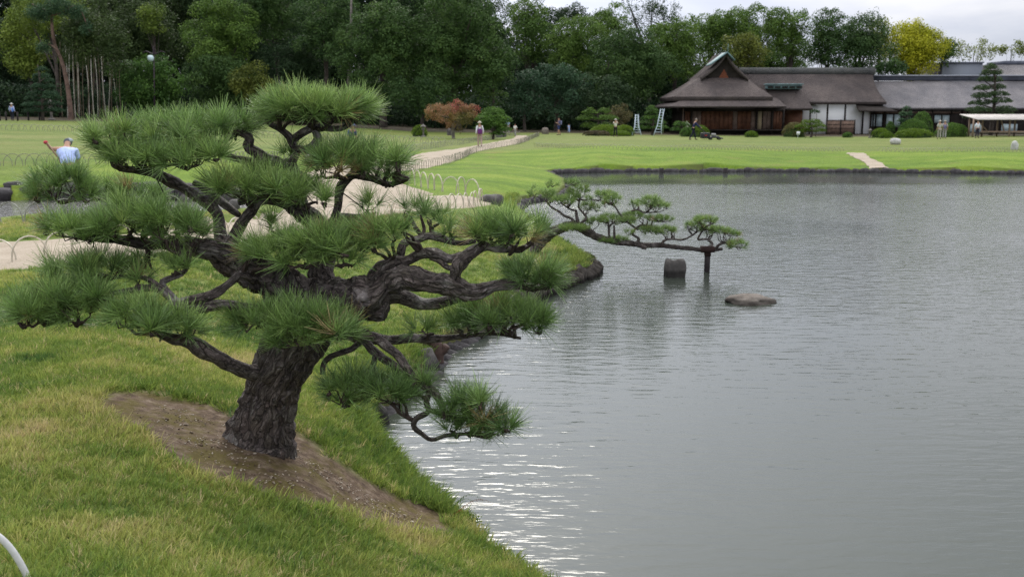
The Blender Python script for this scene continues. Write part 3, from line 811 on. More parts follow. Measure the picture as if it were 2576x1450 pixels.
Y0 = 5.5
base = hit(660, 1128)
LIMBS = [
 ('trunk', [(652,1140,116,5.74),(658,1092,95,5.72),(667,1050,82,5.70),(681,990,76,5.67),(702,930,76,5.64),(730,870,82,5.62),(764,815,88,5.62),(795,770,80,5.65),(812,735,62,5.7)]),
 ('limb', [(770,810,60,5.6),(735,765,62,5.6),(695,715,58,5.6),(650,690,50,5.62),(605,664,42,5.65),(560,640,34,5.65),(500,622,25,5.6),(440,613,20,5.55),(380,617,17,5.5),(310,602,13,5.45),(235,600,9,5.4)]),
 ('limb', [(800,790,64,5.6),(850,752,58,5.55),(905,735,50,5.5),(955,722,39,5.48),(1010,704,32,5.46),(1080,702,31,5.45),(1135,718,29,5.45),(1185,732,22,5.45),(1240,722,15,5.5),(1300,716,13,5.5),(1345,728,9,5.55)]),
 ('limb', [(845,770,50,5.6),(890,775,44,5.55),(930,778,38,5.5),(968,782,24,5.48)]),
 ('limb', [(915,740,30,5.62),(960,742,26,5.62),(1010,745,22,5.65),(1060,762,18,5.7),(1110,760,16,5.7),(1165,748,12,5.7),(1215,755,8,5.7)]),
 ('branch', [(1142,722,18,5.45),(1146,690,17,5.42),(1158,662,18,5.4),(1185,634,17,5.4),(1215,618,15,5.4),(1262,622,11,5.42),(1310,632,7,5.45)]),
 ('branch', [(930,722,22,5.52),(950,692,22,5.55),(985,664,18,5.55),(1025,655,16,5.55),(1055,640,16,5.55),(1095,640,16,5.52),(1130,650,15,5.5),(1172,640,13,5.45),(1200,628,12,5.42)]),
 ('branch', [(1085,645,11,5.52),(1105,655,10,5.5),(1128,672,9,5.48),(1160,668,8,5.46),(1182,655,6,5.45)]),
 ('branch', [(1005,668,11,5.6),(1008,640,12,5.62),(1015,614,12,5.65),(1045,606,13,5.68),(1080,596,12,5.7),(1115,602,11,5.7),(1150,612,9,5.68),(1195,606,7,5.6)]),
 ('branch', [(575,655,22,5.66),(580,625,18,5.68),(592,590,17,5.7),(612,556,16,5.7),(632,530,15,5.7),(650,508,12,5.7),(690,500,9,5.7)]),
 ('branch', [(570,645,24,5.75),(558,600,20,5.8),(552,560,16,5.85),(530,520,15,5.85),(490,490,14,5.85),(455,466,15,5.85),(420,450,18,5.8),(385,436,14,5.75),(345,426,11,5.7),(300,422,8,5.65)]),
 ('branch', [(600,540,9,5.72),(575,520,11,5.8),(545,500,12,5.85),(520,478,12,5.88),(490,455,10,5.9)]),
 ('branch', [(800,730,44,5.75),(815,690,36,5.8),(820,640,33,5.85),(806,585,31,5.85),(775,548,27,5.85),(730,518,23,5.85),(690,503,17,5.85),(640,500,12,5.8),(600,512,8,5.75)]),
 ('branch', [(815,580,20,5.88),(840,556,17,5.88),(866,545,13,5.9),(892,546,10,5.92),(935,548,7,5.95)]),
 ('branch', [(836,565,14,5.85),(846,530,13,5.82),(851,490,14,5.8),(858,460,16,5.8),(885,440,12,5.8),(930,448,10,5.8),(975,462,8,5.78),(1010,458,6,5.75)]),
 ('branch', [(790,560,12,5.9),(765,500,12,5.92),(752,450,11,5.92),(738,410,10,5.92),(746,385,12,5.92),(737,360,13,5.9),(728,340,13,5.88),(705,322,11,5.86),(680,312,8,5.85)]),
 ('branch', [(735,352,11,5.9),(765,330,12,5.9),(800,318,11,5.9),(840,322,10,5.9),(870,316,10,5.9),(895,296,7,5.9)]),
 ('branch', [(740,372,10,5.9),(775,375,14,5.88),(800,352,12,5.88),(790,325,10,5.88)]),
 ('branch', [(760,440,8,5.95),(700,412,13,5.9),(668,405,15,5.88),(645,388,16,5.86),(625,372,14,5.85),(632,350,13,5.85),(612,336,10,5.85),(575,330,8,5.85)]),
 ('branch', [(665,402,12,5.88),(635,408,11,5.86),(590,398,10,5.84),(555,380,9,5.82),(530,350,8,5.82)]),
 ('branch', [(640,700,16,5.5),(605,690,13,5.42),(575,715,13,5.38),(535,742,14,5.35),(490,752,13,5.3),(450,760,12,5.3),(430,745,13,5.3)]),
 ('branch', [(760,800,26,5.45),(690,785,19,5.4),(620,775,17,5.36),(560,770,16,5.34),(500,772,17,5.32),(455,768,15,5.3),(425,740,14,5.3),(395,720,12,5.3),(340,728,9,5.28),(270,738,7,5.25)]),
 ('branch', [(432,744,11,5.3),(418,728,10,5.32),(408,712,10,5.33),(430,700,9,5.34),(455,690,8,5.35),(470,676,6,5.35)]),
 ('branch', [(400,722,9,5.3),(372,702,8,5.32),(330,695,6,5.35),(280,700,5,5.35)]),
 ('branch', [(640,938,22,5.42),(605,928,22,5.35),(560,905,23,5.28),(510,882,22,5.2),(470,862,20,5.15),(435,850,18,5.1),(400,840,10,5.1),(372,838,6,5.1)]),
 ('branch', [(790,830,20,5.62),(860,838,18,5.6),(920,846,17,5.62),(980,852,15,5.65),(1040,850,14,5.7),(1090,852,12,5.7),(1150,845,8,5.7),(1240,838,6,5.7),(1310,850,4,5.7)]),
 ('branch', [(900,842,13,5.5),(925,862,12,5.45),(945,882,13,5.42),(968,905,13,5.4),(990,920,12,5.4),(1010,938,10,5.4)]),
 ('branch', [(915,838,11,5.45),(945,850,13,5.4),(975,872,12,5.36),(1005,892,12,5.33),(1022,918,12,5.3),(1045,950,11,5.3),(1085,985,12,5.3),(1105,1010,10,5.3),(1120,1040,9,5.3)]),
 ('branch', [(905,860,9,5.5),(885,878,8,5.5),(858,886,9,5.5),(828,898,8,5.5),(815,915,7,5.5),(812,940,6,5.5)]),
 ('branch', [(945,890,8,5.42),(940,915,8,5.42),(935,945,6,5.42)]),
 ('branch', [(1080,985,10,5.3),(1072,1010,10,5.28),(1078,1035,9,5.26),(1048,1052,8,5.26),(1042,1072,8,5.26),(1062,1090,7,5.26),(1085,1105,6,5.26),(1120,1094,6,5.26),(1180,1090,4,5.26)]),
 ('branch', [(1078,1032,8,5.26),(1105,1035,8,5.25),(1130,1045,7,5.25),(1160,1060,5,5.25)]),
]
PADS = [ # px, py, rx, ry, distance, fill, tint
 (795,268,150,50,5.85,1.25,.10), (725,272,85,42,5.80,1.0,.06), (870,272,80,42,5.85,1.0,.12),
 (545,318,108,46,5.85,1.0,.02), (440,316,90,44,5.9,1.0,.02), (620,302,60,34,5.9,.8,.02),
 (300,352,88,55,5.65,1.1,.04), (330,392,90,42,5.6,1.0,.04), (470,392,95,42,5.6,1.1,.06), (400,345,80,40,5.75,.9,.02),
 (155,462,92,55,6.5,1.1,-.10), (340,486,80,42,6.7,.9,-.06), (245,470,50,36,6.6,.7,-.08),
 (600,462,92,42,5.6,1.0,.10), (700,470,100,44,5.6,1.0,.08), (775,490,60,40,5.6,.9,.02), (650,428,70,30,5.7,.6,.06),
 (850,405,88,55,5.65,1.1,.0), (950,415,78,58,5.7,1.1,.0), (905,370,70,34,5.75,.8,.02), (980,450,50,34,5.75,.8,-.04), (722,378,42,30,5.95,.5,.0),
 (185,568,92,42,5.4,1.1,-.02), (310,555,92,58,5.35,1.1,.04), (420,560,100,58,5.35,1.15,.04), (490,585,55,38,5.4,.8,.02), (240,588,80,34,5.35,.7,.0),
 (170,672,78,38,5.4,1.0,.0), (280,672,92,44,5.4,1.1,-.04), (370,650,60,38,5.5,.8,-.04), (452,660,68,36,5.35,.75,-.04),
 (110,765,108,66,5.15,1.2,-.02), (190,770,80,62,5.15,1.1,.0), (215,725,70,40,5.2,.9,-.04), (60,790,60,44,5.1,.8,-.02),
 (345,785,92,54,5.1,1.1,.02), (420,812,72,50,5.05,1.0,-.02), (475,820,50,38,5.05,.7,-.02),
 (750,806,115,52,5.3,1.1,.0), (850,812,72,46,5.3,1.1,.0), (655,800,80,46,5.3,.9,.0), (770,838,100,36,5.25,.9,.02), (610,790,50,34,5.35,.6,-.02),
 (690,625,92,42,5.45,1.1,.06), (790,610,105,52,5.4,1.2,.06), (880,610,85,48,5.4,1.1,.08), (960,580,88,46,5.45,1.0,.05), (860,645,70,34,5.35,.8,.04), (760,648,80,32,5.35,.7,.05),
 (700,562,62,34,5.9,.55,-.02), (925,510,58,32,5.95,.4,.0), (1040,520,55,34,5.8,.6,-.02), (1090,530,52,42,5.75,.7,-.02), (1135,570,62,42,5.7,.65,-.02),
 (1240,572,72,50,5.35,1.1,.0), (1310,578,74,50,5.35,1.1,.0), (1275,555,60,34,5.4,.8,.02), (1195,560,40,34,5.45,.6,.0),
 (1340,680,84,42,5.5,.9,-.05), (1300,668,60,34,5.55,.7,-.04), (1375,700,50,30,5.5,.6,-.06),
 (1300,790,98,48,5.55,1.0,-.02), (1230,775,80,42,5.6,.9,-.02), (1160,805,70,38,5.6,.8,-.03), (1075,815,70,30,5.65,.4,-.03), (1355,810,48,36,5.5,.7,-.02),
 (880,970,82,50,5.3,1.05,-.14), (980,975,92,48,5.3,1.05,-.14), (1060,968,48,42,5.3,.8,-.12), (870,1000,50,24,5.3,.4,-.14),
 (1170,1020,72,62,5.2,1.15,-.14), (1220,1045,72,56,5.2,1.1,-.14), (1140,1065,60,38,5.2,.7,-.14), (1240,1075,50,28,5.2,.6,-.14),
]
pine('garden_pine', 'old gnarled pine with clipped needle pads leaning over the pond edge, nearest to the camera', base, LIMBS, PADS,
     wires=[(861,484,5.8,939,542,5.9),(860,545,5.85,885,560,5.85),(385,430,5.75,425,512,5.9),(575,385,5.85,640,430,5.9)], seed=1)

# ------------------------------------------------------------------ the pine that reaches out over the water
def z7(x, y): return 1288+x/3.3333, 386.4+y/3.3333
YW = 17.0
def lim7(nm, pts, Yd=YW): return (nm, [(*z7(x, y), r/3.3333, Yd) for x, y, r in pts])
rootp = hit(1340, 640)
L7 = [('trunk', [(1335,648,15,17.3),(1352,618,15,17.3),(1375,598,14,17.2)]+[(*z7(x, y), r/3.3333, 17.1) for x, y, r in [(330,660,46),(400,630,44),(480,600,42),(560,610,44),(630,650,44),(700,690,38),(800,722,30),(900,742,27),(1000,752,26),(1100,768,26),(1200,765,24),(1320,775,22),(1450,790,20),(1600,805,19),(1680,808,17),(1765,798,14)]]),
 lim7('branch', [(1040,760,16),(1080,775,18),(1125,790,17)]),
 lim7('branch', [(540,600,18),(500,545,14),(440,520,12),(390,480,11),(340,455,10),(300,420,7)]),
 lim7('branch', [(560,600,18),(545,540,16),(535,480,13),(500,470,9),(450,440,8)]),
 lim7('branch', [(570,590,14),(620,540,12),(600,500,10),(560,450,9),(570,380,8)]),
 lim7('branch', [(815,720,12),(815,660,12),(812,610,12),(800,560,8)]), lim7('branch', [(860,720,12),(858,670,11),(855,600,9)]),
 lim7('branch', [(1050,750,18),(1060,710,14),(1010,670,12),(1080,600,11),(1160,605,9),(1180,560,7)]), lim7('branch', [(1060,640,10),(950,560,10),(900,500,10),(860,440,9),(740,390,7)]),
 lim7('branch', [(1250,760,14),(1290,720,12),(1340,715,10),(1430,720,10),(1500,690,9),(1560,650,8)]),
 lim7('branch', [(1640,790,16),(1680,760,14),(1640,720,12),(1560,715,9),(1600,640,8)]), lim7('branch', [(1700,800,14),(1740,760,12),(1790,745,12),(1830,780,8)]),
 lim7('branch', [(1000,480,6),(1060,470,8),(1100,490,8),(1200,490,6)])]
P7 = [(340,260,62,34),(190,330,48,62),(290,350,90,55),(510,245,72,34),(560,310,95,60),(430,400,110,44),(500,360,80,40),(640,445,84,55),(640,380,50,30),(780,350,100,45),(840,400,85,60),(830,560,112,58),(690,570,80,42),(520,625,130,40),
 (1020,425,58,34),(1150,405,105,48),(1230,450,90,42),(1010,520,95,50),(980,560,90,36),(1160,540,50,30),(1270,555,90,45),(1150,650,110,48),(1280,650,90,46),(980,665,50,34),(1360,665,34,34),
 (1620,560,112,40),(1540,610,90,50),(1640,650,90,48),(1760,650,90,40),(1830,670,90,42),(1890,765,92,46),(800,735,70,30),(890,720,80,30)]
PADS7 = [(*z7(x, y), rx/3.3333*1.08, ry/3.3333*1.05, 17.0+((k*7) % 5-2)*.08, .9, .10) for k, (x, y, rx, ry) in enumerate(P7)]
pine('leaning_pine', 'small pine stretching sideways low over the water, propped by a pole', rootp, L7, PADS7, density=.85, tuft=.78, needles=NEEDLES_FAR, mat=M_NEEDLE, seed=2, wob=.8, sides=12)
# prop
def at7(x, y, Yd=YW): return W(*z7(x, y), Yd)
M_POST = plain('dark_timber', (0.022, 0.018, 0.02), rough=.75, var=.3, scale=12, bump=.4)
foot = at7(1630, 1040, 17.0); headp = at7(1640, 845, 17.0)
pp = thing('prop_post', 'dark timber pole standing in the pond, holding up the long pine limb', 'post', (foot[0], foot[1], 0))
mb = MB().tube([np.array([foot[0], foot[1], -.5]), (foot+headp)/2, headp], [.052, .050, .050], 12, True, amp=.05, freq=9)
o = put('pole', mb.mesh('pole', True), pp, (0, 0, 0), M_POST)
hc = at7(1640, 812, 17.0)
o = put('cradle', MB().box(at7(1640, 828), (.10, .10, .12)).box(at7(1638, 800, 17.0)+[0, 0, .0], (.23, .15, .10), 0).mesh('cradle'), pp, (0, 0, 0), plain('rust_wrap', (0.035, 0.020, 0.018), rough=.9, var=.3))
# ------------------------------------------------------------------ trees beyond the lawn
M_TRUNK = plain('trunk_bark', (0.075, 0.062, 0.055), rough=.9, var=.35, scale=3, bump=.5)
M_TRUNK_PALE = plain('pale_trunk', (0.20, 0.18, 0.17), rough=.9, var=.3, scale=3)
M_RED_BARK = plain('red_pine_bark', (0.15, 0.10, 0.082), rough=.9, var=.35, scale=2)
HUES = {
 'camphor': [(0.010, 0.024, 0.012), (0.024, 0.055, 0.020), (0.045, 0.092, 0.028), (0.075, 0.13, 0.036)],
 'dark': [(0.008, 0.018, 0.012), (0.016, 0.036, 0.018), (0.030, 0.060, 0.026), (0.048, 0.085, 0.034)],
 'mid': [(0.018, 0.045, 0.012), (0.040, 0.085, 0.020), (0.072, 0.135, 0.028), (0.11, 0.18, 0.038)],
 'olive': [(0.028, 0.045, 0.012), (0.065, 0.090, 0.020), (0.115, 0.145, 0.030), (0.17, 0.19, 0.045)],
 'bamboo': [(0.05, 0.085, 0.016), (0.12, 0.18, 0.03), (0.22, 0.29, 0.05), (0.32, 0.38, 0.09)],
 'bamboo_dark': [(0.010, 0.022, 0.010), (0.022, 0.042, 0.016), (0.040, 0.070, 0.024), (0.07, 0.105, 0.034)],
 'ginkgo': [(0.19, 0.22, 0.014), (0.33, 0.35, 0.02), (0.50, 0.48, 0.03), (0.62, 0.56, 0.05)],
 'lime': [(0.08, 0.11, 0.014), (0.15, 0.19, 0.022), (0.24, 0.28, 0.035), (0.33, 0.36, 0.06)],
 'maple': [(0.10, 0.12, 0.035), (0.20, 0.155, 0.055), (0.29, 0.155, 0.085), (0.34, 0.075, 0.075)],
 'hedge': [(0.045, 0.085, 0.010), (0.085, 0.15, 0.014), (0.13, 0.21, 0.018), (0.17, 0.25, 0.025)],
 'topiary': [(0.012, 0.035, 0.012), (0.03, 0.075, 0.018), (0.06, 0.13, 0.026), (0.10, 0.18, 0.035)],
 'brownish': [(0.05, 0.045, 0.03), (0.10, 0.085, 0.045), (0.15, 0.14, 0.05), (0.18, 0.17, 0.06)],
 'bluish': [(0.010, 0.028, 0.018), (0.022, 0.052, 0.032), (0.038, 0.082, 0.046), (0.06, 0.11, 0.06)],
}
for _k in ('camphor', 'dark', 'mid', 'olive', 'bamboo_dark', 'bluish', 'topiary'): HUES[_k] = [tuple(v*f for v, f in zip(c, (1.55, 1.40, 1.25))) for c in HUES[_k]]
MH = {k: leaf_mat('leaves_'+k, v, rough=.6, spec=.15, trans=.2) for k, v in HUES.items()}
def foot_of(px, py, Yd):
    p = W(px, py, Yd); return np.array([p[0], p[1], float(ground([p[0]], [p[1]])[0])])
def tree(px, cy, rx, ry, Yd, hue, name, label, group=None, lobes=16, clump=0.55, cover=1.35, trunk=True, protos=LEAVES, seed=0, lobe_r=.36, depth=.8,
         fill=.0, tshift=0.0, trad=None, lean=0.0, tmat=None, tintfn=None, gaps=.0):
    rg = np.random.default_rng(1000+seed)
    c = W(px, cy, Yd); s = mpp(c); a, b = rx*s, ry*s; d = max(a*depth, .4)
    f = np.array([c[0]-lean*s, c[1], 0.0]); f[2] = float(ground([f[0]], [f[1]])[0])
    root = thing(name, label, 'tree' if trunk else 'shrub', f, group)
    # lobes of foliage
    LC, LR = [], []
    gold = pi*(3-sqrt(5))
    for k in range(lobes):
        zz = 1-2*(k+.5)/lobes; an = gold*k+rg.uniform(-.5, .5); r_ = sqrt(max(0, 1-zz*zz))
        v = np.array([r_*cos(an), r_*sin(an), zz])
        if v[1] > .45: continue                        # the far side stays thin
        m = rg.uniform(.55, .86)
        LC.append(c+v*np.array([a, d, b])*m); LR.append(min(a, b)*lobe_r*rg.uniform(.75, 1.35))
    for k in range(int(lobes*.35)):
        v = rg.normal(size=3); v /= np.linalg.norm(v); v[1] = -abs(v[1])*.3
        LC.append(c+v*np.array([a, d, b])*rg.uniform(.1, .5)); LR.append(min(a, b)*lobe_r*1.2)
    P, D, T, S = [], [], [], []
    for lc, lr in zip(LC, LR):
        n = int(max(8, cover*2*pi*lr*lr*(.75+.25*b/a)/(pi*(clump*.62)**2)))
        v = rg.normal(size=(n, 3)); v /= np.linalg.norm(v, axis=1)[:, None]
        v[:, 1] = np.where(v[:, 1] > .3, -v[:, 1], v[:, 1])
        lo = v[:, 2] < -.35
        v[lo & (rg.uniform(size=n) < .5), 2] *= -1
        q = lc+v*lr*np.array([1.1, 1.0, .82])*rg.uniform(.72, 1.10, (n, 1))
        P.append(q); D.append(v*.8+[0, 0, .55]+rg.normal(0, .25, (n, 3)))
        h = (q[:, 2]-(c[2]-b))/(2*b)
        T.append(.42+tshift+.16*(rg.uniform()-.5)+rg.normal(0, .11, n)+0*h); S.append(clump*rg.uniform(.65, 1.25, n))
    P = np.concatenate(P); D = np.concatenate(D); T = np.concatenate(T); S = np.concatenate(S)
    if tintfn is not None: T = tintfn(P, T, c, a, b)
    gz = ground(P[:, 0], P[:, 1])
    ok = P[:, 2] > gz+.1
    if gaps: ok &= (fbm(P/max(a*.28, .5), 2, seed) > gaps)
    P, D, T, S = P[ok], D[ok], T[ok], S[ok]
    o = scatter('crown', protos, P, eul_from_dir(D, rg.uniform(0, 2*pi, len(P))), S, T, MH[hue], root, f, seed=seed)
    o['kind'] = 'stuff'
    if trunk:
        tr = trad or min(a, b)*.07
        mb = MB()
        top = np.array([c[0], c[1], c[2]+b*.45])
        m1 = f*.6+top*.4+rg.normal(0, .03, 3)*b*np.array([1, 1, 0])
        mb.tube(*catmull([f-[0, 0, .3], f+[0, 0, .1], m1, top], [tr*1.5, tr*1.2, tr*.9, tr*.3], 14), 8, True, amp=.2, freq=1.5, seed=seed)
        for k in range(6):
            lc = LC[int(rg.integers(0, len(LC)))]
            st = f*(1-.35-.06*k)+top*(.35+.06*k)
            mb.tube(*catmull([st, (st+lc)/2+[0, 0, .12*b*rg.uniform(-1, 1)], lc], [tr*.5, tr*.35, tr*.12], 8), 5, False, amp=.2, freq=2, seed=k)
        V = mb.mesh('trunk', True); V.transform(Matrix.Translation(-Vector(f)))
        put('trunk', V, root, f, tmat or M_TRUNK)
    return root
WG = 'trees of the wood behind the lawn'
# (px, cy, rx, ry, distance, hue, options, label)
TREES = [
 # the deep back row closes the view
 (60,150,110,170,150,'dark',{}, 'nearly black tree at the left edge behind the person in the pale shirt'),
 (230,60,170,150,150,'bamboo_dark',{'protos':SPRIGS}, 'dark mass of bamboo leaves above the pale culms'),
 (420,40,130,150,150,'bamboo_dark',{'protos':SPRIGS}, 'dark bamboo crown behind the lamp globe'),
 (560,120,130,200,152,'dark',{}, 'dark tree behind the yellow-green crown left of centre'),
 (740,90,140,210,152,'dark',{}, 'dark tall tree behind the top pad of the pine'),
 (930,60,140,240,155,'dark',{}, 'very tall dark tree with its top out of view, left of the broad camphor'),
 (1130,30,160,240,155,'camphor',{}, 'tall tree behind the broad camphor, sky breaking through its top'),
 (1340,170,110,140,150,'dark',{}, 'dark tree behind the gap right of the broad camphor'),
 (1480,180,120,150,150,'dark',{}, 'dark tree behind the loose green crowns, centre of the wood'),
 (1640,190,130,150,150,'dark',{}, 'dark tree behind the ladders'),
 (1790,190,120,130,148,'mid',{}, 'green tree behind the gable of the thatched house'),
 (1930,170,110,140,148,'mid',{}, 'green tree behind the right slope of the gable'),
 # front row from left to right
 (70,110,62,118,128,'bamboo',{'protos':SPRIGS,'clump':.75,'lobes':22,'tshift':.08,'trunk':True}, 'feathery light green bamboo arching over the left edge'),
 (130,30,90,70,124,'bamboo',{'protos':SPRIGS,'clump':.7,'tshift':-.06}, 'light bamboo plumes round the bare red pine trunk'),
 (235,90,80,110,128,'bamboo_dark',{'protos':SPRIGS,'clump':.7,'lobes':20,'tshift':.12}, 'drooping dark bamboo plume right of the red pine trunk'),
 (370,90,95,110,132,'bamboo_dark',{'protos':SPRIGS,'clump':.7,'lobes':20,'tshift':.06}, 'drooping bamboo plume above the round tree with the lamp'),
 (215,95,60,75,110,'bamboo_dark',{'protos':SPRIGS,'clump':.6,'lobes':20,'tshift':.15,'trunk':False}, 'hanging bamboo leaves in front of the tops of the pale culms'),
 (285,120,42,70,109,'bamboo_dark',{'protos':SPRIGS,'clump':.6,'lobes':18,'tshift':.1,'trunk':False}, 'dusky bamboo leaves hanging down beside the round tree'),
 (385,50,34,45,126,'bamboo',{'protos':SPRIGS,'clump':.6,'tshift':-.12}, 'small pale bamboo plume at the top edge'),
 (395,222,100,92,116,'topiary',{'tshift':-.02,'lobes':26,'lobe_r':.3}, 'round dense green tree under the lamp globe'),
 (560,110,95,150,122,'mid',{'tshift':.10,'lobes':26,'lobe_r':.28}, 'big tree with yellow-green crown left of the pine top'),
 (560,215,90,80,119,'camphor',{'tshift':.10}, 'lower dark green crown below the yellow-green one'),
 (640,215,48,52,114,'olive',{'tshift':-.08,'trunk':False}, 'small brownish-green tree behind the top left pad of the pine'),
 (690,30,90,90,126,'camphor',{'tshift':.15}, 'pale green crown at the top edge left of the grey trunk'),
 (760,190,100,110,124,'dark',{'tshift':.05}, 'dark crown right behind the top pad of the pine'),
 (820,70,80,100,120,'camphor',{'tshift':.05}, 'crown split by the tall grey trunk'),
 (960,130,120,140,116,'camphor',{'tshift':.16,'lobes':34,'lobe_r':.25}, 'left half of the broad camphor wall'),
 (1150,110,130,170,116,'camphor',{'tshift':.13,'lobes':38,'lobe_r':.25}, 'broad domed camphor, its right side ending at the gap'),
 (1060,240,110,60,112,'camphor',{'tshift':.0,'lobes':20}, 'low skirt of the broad camphor behind the red maple'),
 (1240,170,52,110,114,'camphor',{'tshift':.12,'lobes':20}, 'rightmost lobe of the broad camphor'),
 (1340,110,60,75,135,'mid',{'tshift':-.05,'gaps':.38}, 'loose green crown by the notch of sky'),
 (1330,50,55,60,138,'mid',{'tshift':.12,'gaps':.42}, 'thin bright tree top right of the camphor'),
 (1450,120,85,85,130,'mid',{'tshift':.10,'lobes':22,'lobe_r':.28}, 'bright green layered crown right of the sky notch'),
 (1530,75,70,55,134,'mid',{'tshift':.12,'gaps':.36}, 'light green crown under the dark tall top'),
 (1640,30,100,48,140,'dark',{'tshift':.12,'gaps':.42,'protos':SPRIGS}, 'tall dark crown standing highest above the wood'),
 (1440,40,48,30,142,'dark',{'tshift':.1,'gaps':.42}, 'dark small tree top against the sky left of the highest crown'),
 (1580,170,110,90,126,'camphor',{'tshift':.12,'lobes':26}, 'grey-green drooping crown behind the tall ladders'),
 (1400,230,80,70,118,'bluish',{'tshift':.08}, 'bluish young tree right of the shaped pine'),
 (1320,240,48,70,116,'bluish',{'tshift':.0,'protos':SPRIGS}, 'slender dark conifer behind the path end'),
 (1520,245,90,55,118,'dark',{'tshift':.06}, 'low dark boughs above the azalea hedge'),
 (1700,120,85,75,130,'mid',{'tshift':.12,'gaps':.34}, 'green crown left of the gable with sky spots'),
 (1790,90,70,60,134,'mid',{'tshift':.08,'gaps':.38}, 'crown just above the teal ridge'),
 (1880,75,100,65,134,'mid',{'tshift':.10,'lobes':24,'gaps':.3}, 'wide bright crown above the long thatched ridge'),
 (1875,130,60,50,126,'olive',{'tshift':.02}, 'olive crown close behind the gable'),
 (1990,95,62,70,132,'mid',{'tshift':.05,'gaps':.36}, 'green crown left of the tall rounded tree'),
 (2085,100,62,86,128,'camphor',{'tshift':.08,'lobes':26,'lobe_r':.3}, 'tall rounded dark tree behind the thatched ridge'),
 (2165,125,72,85,125,'camphor',{'tshift':.04,'lobes':24,'protos':SPRIGS}, 'dark conical tree left of the yellow one'),
 (2215,95,38,52,133,'lime',{'tshift':.05,'protos':SPRIGS,'gaps':.33}, 'yellow-green tree peeping behind the dark conical one'),
 (2296,128,76,66,130,'ginkgo',{'tshift':-.04,'protos':SPRIGS,'lobes':36,'lobe_r':.34,'cover':1.8}, 'bright yellow ginkgo behind the grey roof'),
 (2290,85,46,34,131,'ginkgo',{'tshift':.08,'protos':SPRIGS,'gaps':.35,'lobe_r':.3}, 'topmost yellow sprays of the ginkgo'),
 (2240,172,44,22,122,'camphor',{'trunk':False}, 'low dark bush between the long roofs'),
 (2375,130,34,36,134,'mid',{'tshift':-.04,'gaps':.36}, 'green tree right of the ginkgo'),
 (2450,130,66,30,140,'lime',{'tshift':-.1,'gaps':.44,'protos':SPRIGS}, 'thin airy tree behind the grey building'),
 (2545,125,48,20,140,'lime',{'tshift':-.12,'gaps':.46}, 'sparse branch with yellowish leaves at the right edge'),
]
for k, (px, cy, rx, ry, Yd, hue, op, lab) in enumerate(TREES):
    op = dict(op); op.setdefault('clump', .62)
    nm = 'ginkgo_tree' if hue == 'ginkgo' else ('bamboo_clump' if hue.startswith('bamboo') else 'broadleaf_tree')
    tree(px, cy, rx, ry, Yd, hue, nm, lab, WG, seed=k, **op)

# the far wood that closes every gap low down
rgw = np.random.default_rng(77)
n = 9000
ax_ = rgw.uniform(-.56, .30, n); dd = rgw.uniform(158, 172, n)
hh = rgw.uniform(0, 1, n)**.8
px_ = 1288+2500*ax_
hmax = np.interp(px_, [0, 1200, 1300, 1400, 1900, 2200], [22, 20, 11, 8, 9, 5])
x = ax_*dd; y = dd*1.0; z = ground(x, y)+hh*hmax
o = scatter('distant_wood', LEAVES, np.stack([x, y, z], -1), rgw.uniform(0, 6, (n, 3)), rgw.uniform(1.4, 2.3, n), rgw.uniform(.0, .5, n), MH['dark'], seed=3)
tag(o, 'dense dark wood behind the single trees', 'wood', kind='stuff')

n = 11000
ax_ = rgw.uniform(-.56, .22, n); dd = rgw.uniform(121, 150, n)
hh = rgw.uniform(0, 1, n)**1.3*3.6
x = ax_*dd; y = dd*1.0; z = ground(x, y)+hh
o = scatter('undergrowth', LEAVES, np.stack([x, y, z], -1), rgw.uniform(0, 6, (n, 3)), rgw.uniform(.7, 1.2, n), rgw.uniform(.0, .6, n), MH['dark'], seed=4)
tag(o, 'low dark undergrowth at the foot of the wood', 'undergrowth', kind='stuff')
# ---- bamboo culms
M_CULM = plain('bamboo_culm', (0.46, 0.44, 0.39), rough=.5, var=.3, scale=.8)
M_CULM2 = plain('old_bamboo_culm', (0.14, 0.11, 0.075), rough=.6, var=.3, scale=.8)
culms = [(232,308,215,160,1),(242,306,222,150,2),(262,305,240,165,2),(302,306,272,190,0),(208,300,198,180,1),(345,305,318,175,1),(385,303,355,165,0),(400,303,390,210,2),(452,300,412,215,0),(222,303,216,200,2),
 (250,303,244,150,1),(292,303,288,180,2),(325,303,305,170,0),(352,303,338,180,2),(372,303,370,185,2),(392,303,402,190,1),(412,303,420,200,2),(436,300,425,200,2),(462,303,450,230,2),(478,305,470,230,2),
 (165,300,152,180,2),(190,300,178,190,1),(272,303,268,190,2),(310,303,322,180,2)]
for k, (bx, by, tx, ty, m) in enumerate(culms):
    # picture positions measured in the 2.575x enlargement are halved here
    bx2, tx2 = 150+(bx-150)*.5, 150+(tx-150)*.5
    Yd = 112+(k*5) % 9
    f = foot_of(bx2, by, Yd); t = W(tx2, ty-75, Yd)
    root = thing('bamboo', 'bamboo culm in the grove left of the round tree', 'bamboo', f, 'bamboo culms of the grove')
    r_ = .055 if m == 0 else .045
    mid = (f+t)/2+[(.15 if k % 2 else -.1), 0, 0]
    mb = MB().tube(*catmull([f-[0, 0, .2], mid, t], [r_, r_*.9, r_*.5], 14), 6, True)
    V = mb.mesh('culm', True); V.transform(Matrix.Translation(-Vector(f))); put('culm', V, root, f, [M_CULM, M_CULM, M_CULM2][m])
